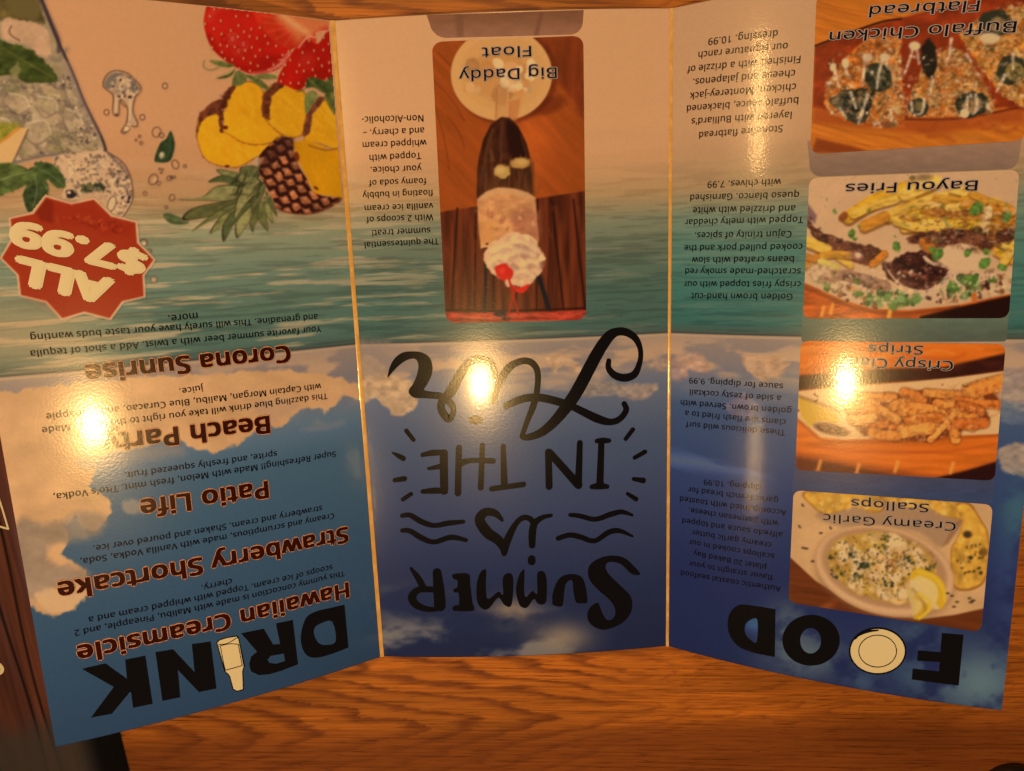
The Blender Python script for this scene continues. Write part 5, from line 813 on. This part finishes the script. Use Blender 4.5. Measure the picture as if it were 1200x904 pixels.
v2 = n.new('ShaderNodeMix'); v2.data_type = 'RGBA'; v2.blend_type = 'MULTIPLY'; v2.inputs[0].default_value = .8; l.new(v1.outputs[2], v2.inputs[6]); l.new(porr.outputs[0], v2.inputs[7])
l.new(v2.outputs[2], b.inputs['Base Color']); b.inputs['Roughness'].default_value = .5; b.inputs['Coat Weight'].default_value = .22; b.inputs['Coat Roughness'].default_value = .2
bp = n.new('ShaderNodeBump'); bp.inputs['Strength'].default_value = .22; bp.inputs['Distance'].default_value = .0004; l.new(por.outputs['Fac'], bp.inputs['Height']); l.new(bp.outputs[0], b.inputs['Normal'])
TZ = -.010
def slab(name, x0, y0, x1, y1, z0, z1, r, mat, label, cat):
    me = [(x0, y0), (x1, y0), (x1, y1), (x0, y1)]; V = []; Fc = []
    for z, i in ((z0, r), (z0, 0), (z1-r, 0), (z1-r*.3, r*.3), (z1, r)):
        V += [(x0+i, y0+i, z), (x1-i, y0+i, z), (x1-i, y1-i, z), (x0+i, y1-i, z)]
    for k in range(4):
        for j in range(4): Fc.append((k*4+j, k*4+(j+1) % 4, k*4+4+(j+1) % 4, k*4+4+j))
    Fc += [(3, 2, 1, 0), (16, 17, 18, 19)]
    o = link(name, V, Fc, mat, smoothed=False); o['label'] = label; o['category'] = cat; return o
table = empty('wooden_table', 'orange brown varnished oak table top with dark grain under the open menu', 'table', (.5, 1, TZ))
o = slab('table_board', -4.5, -3.2, 5.5, 5.2, TZ-.30, TZ-.004, .04, m_wood, '', ''); del o['label']; del o['category']
ca = o.data.color_attributes.new('ink', 'FLOAT_COLOR', 'POINT'); ca.data.foreach_set('color', np.tile(np.array([.30, .11, .03, 1], np.float32), len(o.data.vertices)))
o.parent = table; o.matrix_parent_inverse = Matrix.Translation(-table.location)
gx = np.concatenate([np.linspace(-4.46, -1.5, 60), np.linspace(-1.494, 2.6, 620), np.linspace(2.606, 5.46, 60)[1:]]); gy = np.concatenate([np.linspace(-3.16, -.55, 40), np.linspace(-.545, .22, 150), np.linspace(.23, 1.9, 40), np.linspace(1.91, 2.5, 120), np.linspace(2.51, 5.16, 40)])
GX, GY = np.meshgrid(gx, gy); X = np.stack([GX.ravel(), GY.ravel(), np.full(GX.size, TZ)], -1); P = np.stack([600+(X[:, 0]-.49)*368, 768-X[:, 1]*368], -1)
x, y = P[:, 0], P[:, 1]                       # oak figure: nested tongues of late wood on the left, straight grain on the right
wv = 26*(fbm(x/150, y/26, 3, 4)-.5)*2+3.5*(fbm(x/30, y/4, 9, 2)-.5)*2
t = x-40+4.3*np.sqrt((y-884+.03*x)**2+9**2)+wv*3.2
per = 92+30*fbm(t/300, 0*t, 12, 1); ph = t/92.; fr_ = ph-np.floor(ph)+.22*(hsh(np.floor(ph).astype(np.int64), 0*np.floor(ph).astype(np.int64), 5)-.5)
late = sst(.45, .90, fr_)*(1-sst(.90, 1.06, fr_)); tone = hsh(np.floor(ph).astype(np.int64), 1+0*np.floor(ph).astype(np.int64), 7)
rs = (y+.04*x)/15.+wv*.10; f2 = rs-np.floor(rs); late2 = sst(.5, .95, f2)*(1-sst(.95, 1.0, f2))*.8
bl = sst(640, 860, x+40*(fbm(x/60, y/40, 21)-.5)); lt = late*(1-bl)+late2*bl
C = np.array([186., 92, 22])*(1+.16*(fbm(x/180, y/9, 31, 4)-.5)*2)[:, None]*(1-.14*tone*(1-bl))[:, None]
C += (np.array([104, 42, 12])-C)*(lt*(.72-.34*bl)*(.6+.8*fbm(x/14, y/3, 41, 3)))[:, None]
edge_shade = sst(855, 900, y-.012*x+18*(fbm(x/120, y/20, 51)-.5)); C += (np.array([120, 52, 14])-C)*(edge_shade*.75)[:, None]  # shade along the bottom edge, painted into the wood as a darker tone
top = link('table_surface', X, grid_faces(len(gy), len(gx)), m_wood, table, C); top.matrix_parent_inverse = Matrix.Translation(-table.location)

# ------------------------------------------------------------------ second menu, lower left
other = empty('dark_menu', 'dark brown menu printed with wooden boards, lying at lower left partly under the blue menu', 'menu', (-1.3, .2, TZ))
def opar(o): o.parent = other; o.matrix_parent_inverse = Matrix.Translation(-other.location); return o
cp = np.array([(36, 430), (172, 986), (-170, 1050), (-350, 470)], float)
W4 = on_table(cp, TZ+.006); nr, nc = 260, 240; a, bq = np.meshgrid(np.linspace(0, 1, nc), np.linspace(0, 1, nr))
X = (W4[0]*(1-a)[..., None]+W4[3]*a[..., None])*(1-bq)[..., None]+(W4[1]*(1-a)[..., None]+W4[2]*a[..., None])*bq[..., None]; X = X.reshape(-1, 3); P = proj(X)
p = Paint(P, np.zeros((len(P), 3))+(84, 42, 26)); aa = a.ravel(); bb = bq.ravel()
g1 = fbm(aa*70, bb*5, 5, 4); p.C *= (.65+.75*g1)[:, None]; p.C += (np.array([104, 62, 56])-p.C)*(.55*sst(.4, .7, fbm(aa*9, bb*3, 8, 3)))[:, None]
for e in (.22, .27, .42, .62, .8): p.C *= (1-.75*np.exp(-((aa-e-.01*np.sin(bb*9+e*40))/.0045)**2))[:, None]
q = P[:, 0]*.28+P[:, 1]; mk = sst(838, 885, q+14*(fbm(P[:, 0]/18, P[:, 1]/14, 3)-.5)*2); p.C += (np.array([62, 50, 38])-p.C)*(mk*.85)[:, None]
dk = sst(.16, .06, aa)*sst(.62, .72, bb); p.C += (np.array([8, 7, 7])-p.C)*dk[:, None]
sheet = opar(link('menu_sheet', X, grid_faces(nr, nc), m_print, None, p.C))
rim = [W4[0], W4[1], W4[2], W4[3]]; V = []; Fc = []
for w in rim: V += [w-np.array([0, 0, .0004]), w-np.array([0, 0, .005])]
for i in range(4): j = (i+1) % 4; Fc.append((2*i, 2*i+1, 2*j+1, 2*j))
opar(link('sheet_edge', V, Fc, m_brown, smoothed=False))
def flat(outline_sets, mat, name, z):
    V = []; Fc = []
    for j, st in enumerate(outline_sets):
        qd, caps = ribbon(st)
        for f in list(qd)+caps:
            w = on_table(np.array(f), z+j*.0004); n0 = len(V)
            ar = np.sum(w[:, 0]*np.roll(w[:, 1], -1)-np.roll(w[:, 0], -1)*w[:, 1])
            if ar < 0: w = w[::-1]
            V += list(w); Fc.append(tuple(range(n0, n0+len(f))))
    return opar(link(name, V, Fc, mat))
flat([[(-14, 560, 1.1), (-2, 583, 1.1), (9.6, 620, 1.1)], [(9.6, 620, 1.1), (-20, 612, 1.1)], [(-14, 612, 1.0), (-20, 560, 1.0)]], m_cream, 'letter_outline', TZ+.0075)
flat([[(-16, 770, 2.2), (0, 780, 2.2), (1.2, 788, 2.2), (-14, 792, 2.2)]], m_cream, 'letter', TZ+.0075)

# ------------------------------------------------------------------ black round lid, lower right
m_lid, n, l, b = newmat('black_plastic'); b.inputs['Base Color'].default_value = (.012, .009, .008, 1); b.inputs['Roughness'].default_value = .35
nz = n.new('ShaderNodeTexNoise'); nz.inputs['Scale'].default_value = 400; bp = n.new('ShaderNodeBump'); bp.inputs['Strength'].default_value = .1; bp.inputs['Distance'].default_value = .0003; l.new(nz.outputs['Fac'], bp.inputs['Height']); l.new(bp.outputs[0], b.inputs['Normal'])
lid = empty('jar_lid', 'round black lid lying at the lower right corner, mostly out of the picture', 'lid', tuple(on_table(np.array([(1182, 930.)]), TZ)[0]))
def lathe(prof, name, n=48):
    V = []; Fc = []
    for r_, z_ in prof: V += [(r_*math.cos(a), r_*math.sin(a), z_) for a in np.linspace(0, 2*math.pi, n, endpoint=False)]
    for i in range(len(prof)-1):
        for j in range(n): Fc.append((i*n+j, i*n+(j+1) % n, (i+1)*n+(j+1) % n, (i+1)*n+j))
    Fc.append(tuple(range(n))[::-1]); Fc.append(tuple((len(prof)-1)*n+j for j in range(n)))
    return link(name, V, Fc, m_lid, lid)
lathe([(.128, .0), (.131, .004), (.131, .028), (.128, .034), (.121, .037), (.116, .034), (.112, .031)], 'rim'); lathe([(.1115, .002), (.1115, .0300), (.05, .0315), (.02, .032)], 'lid_top')
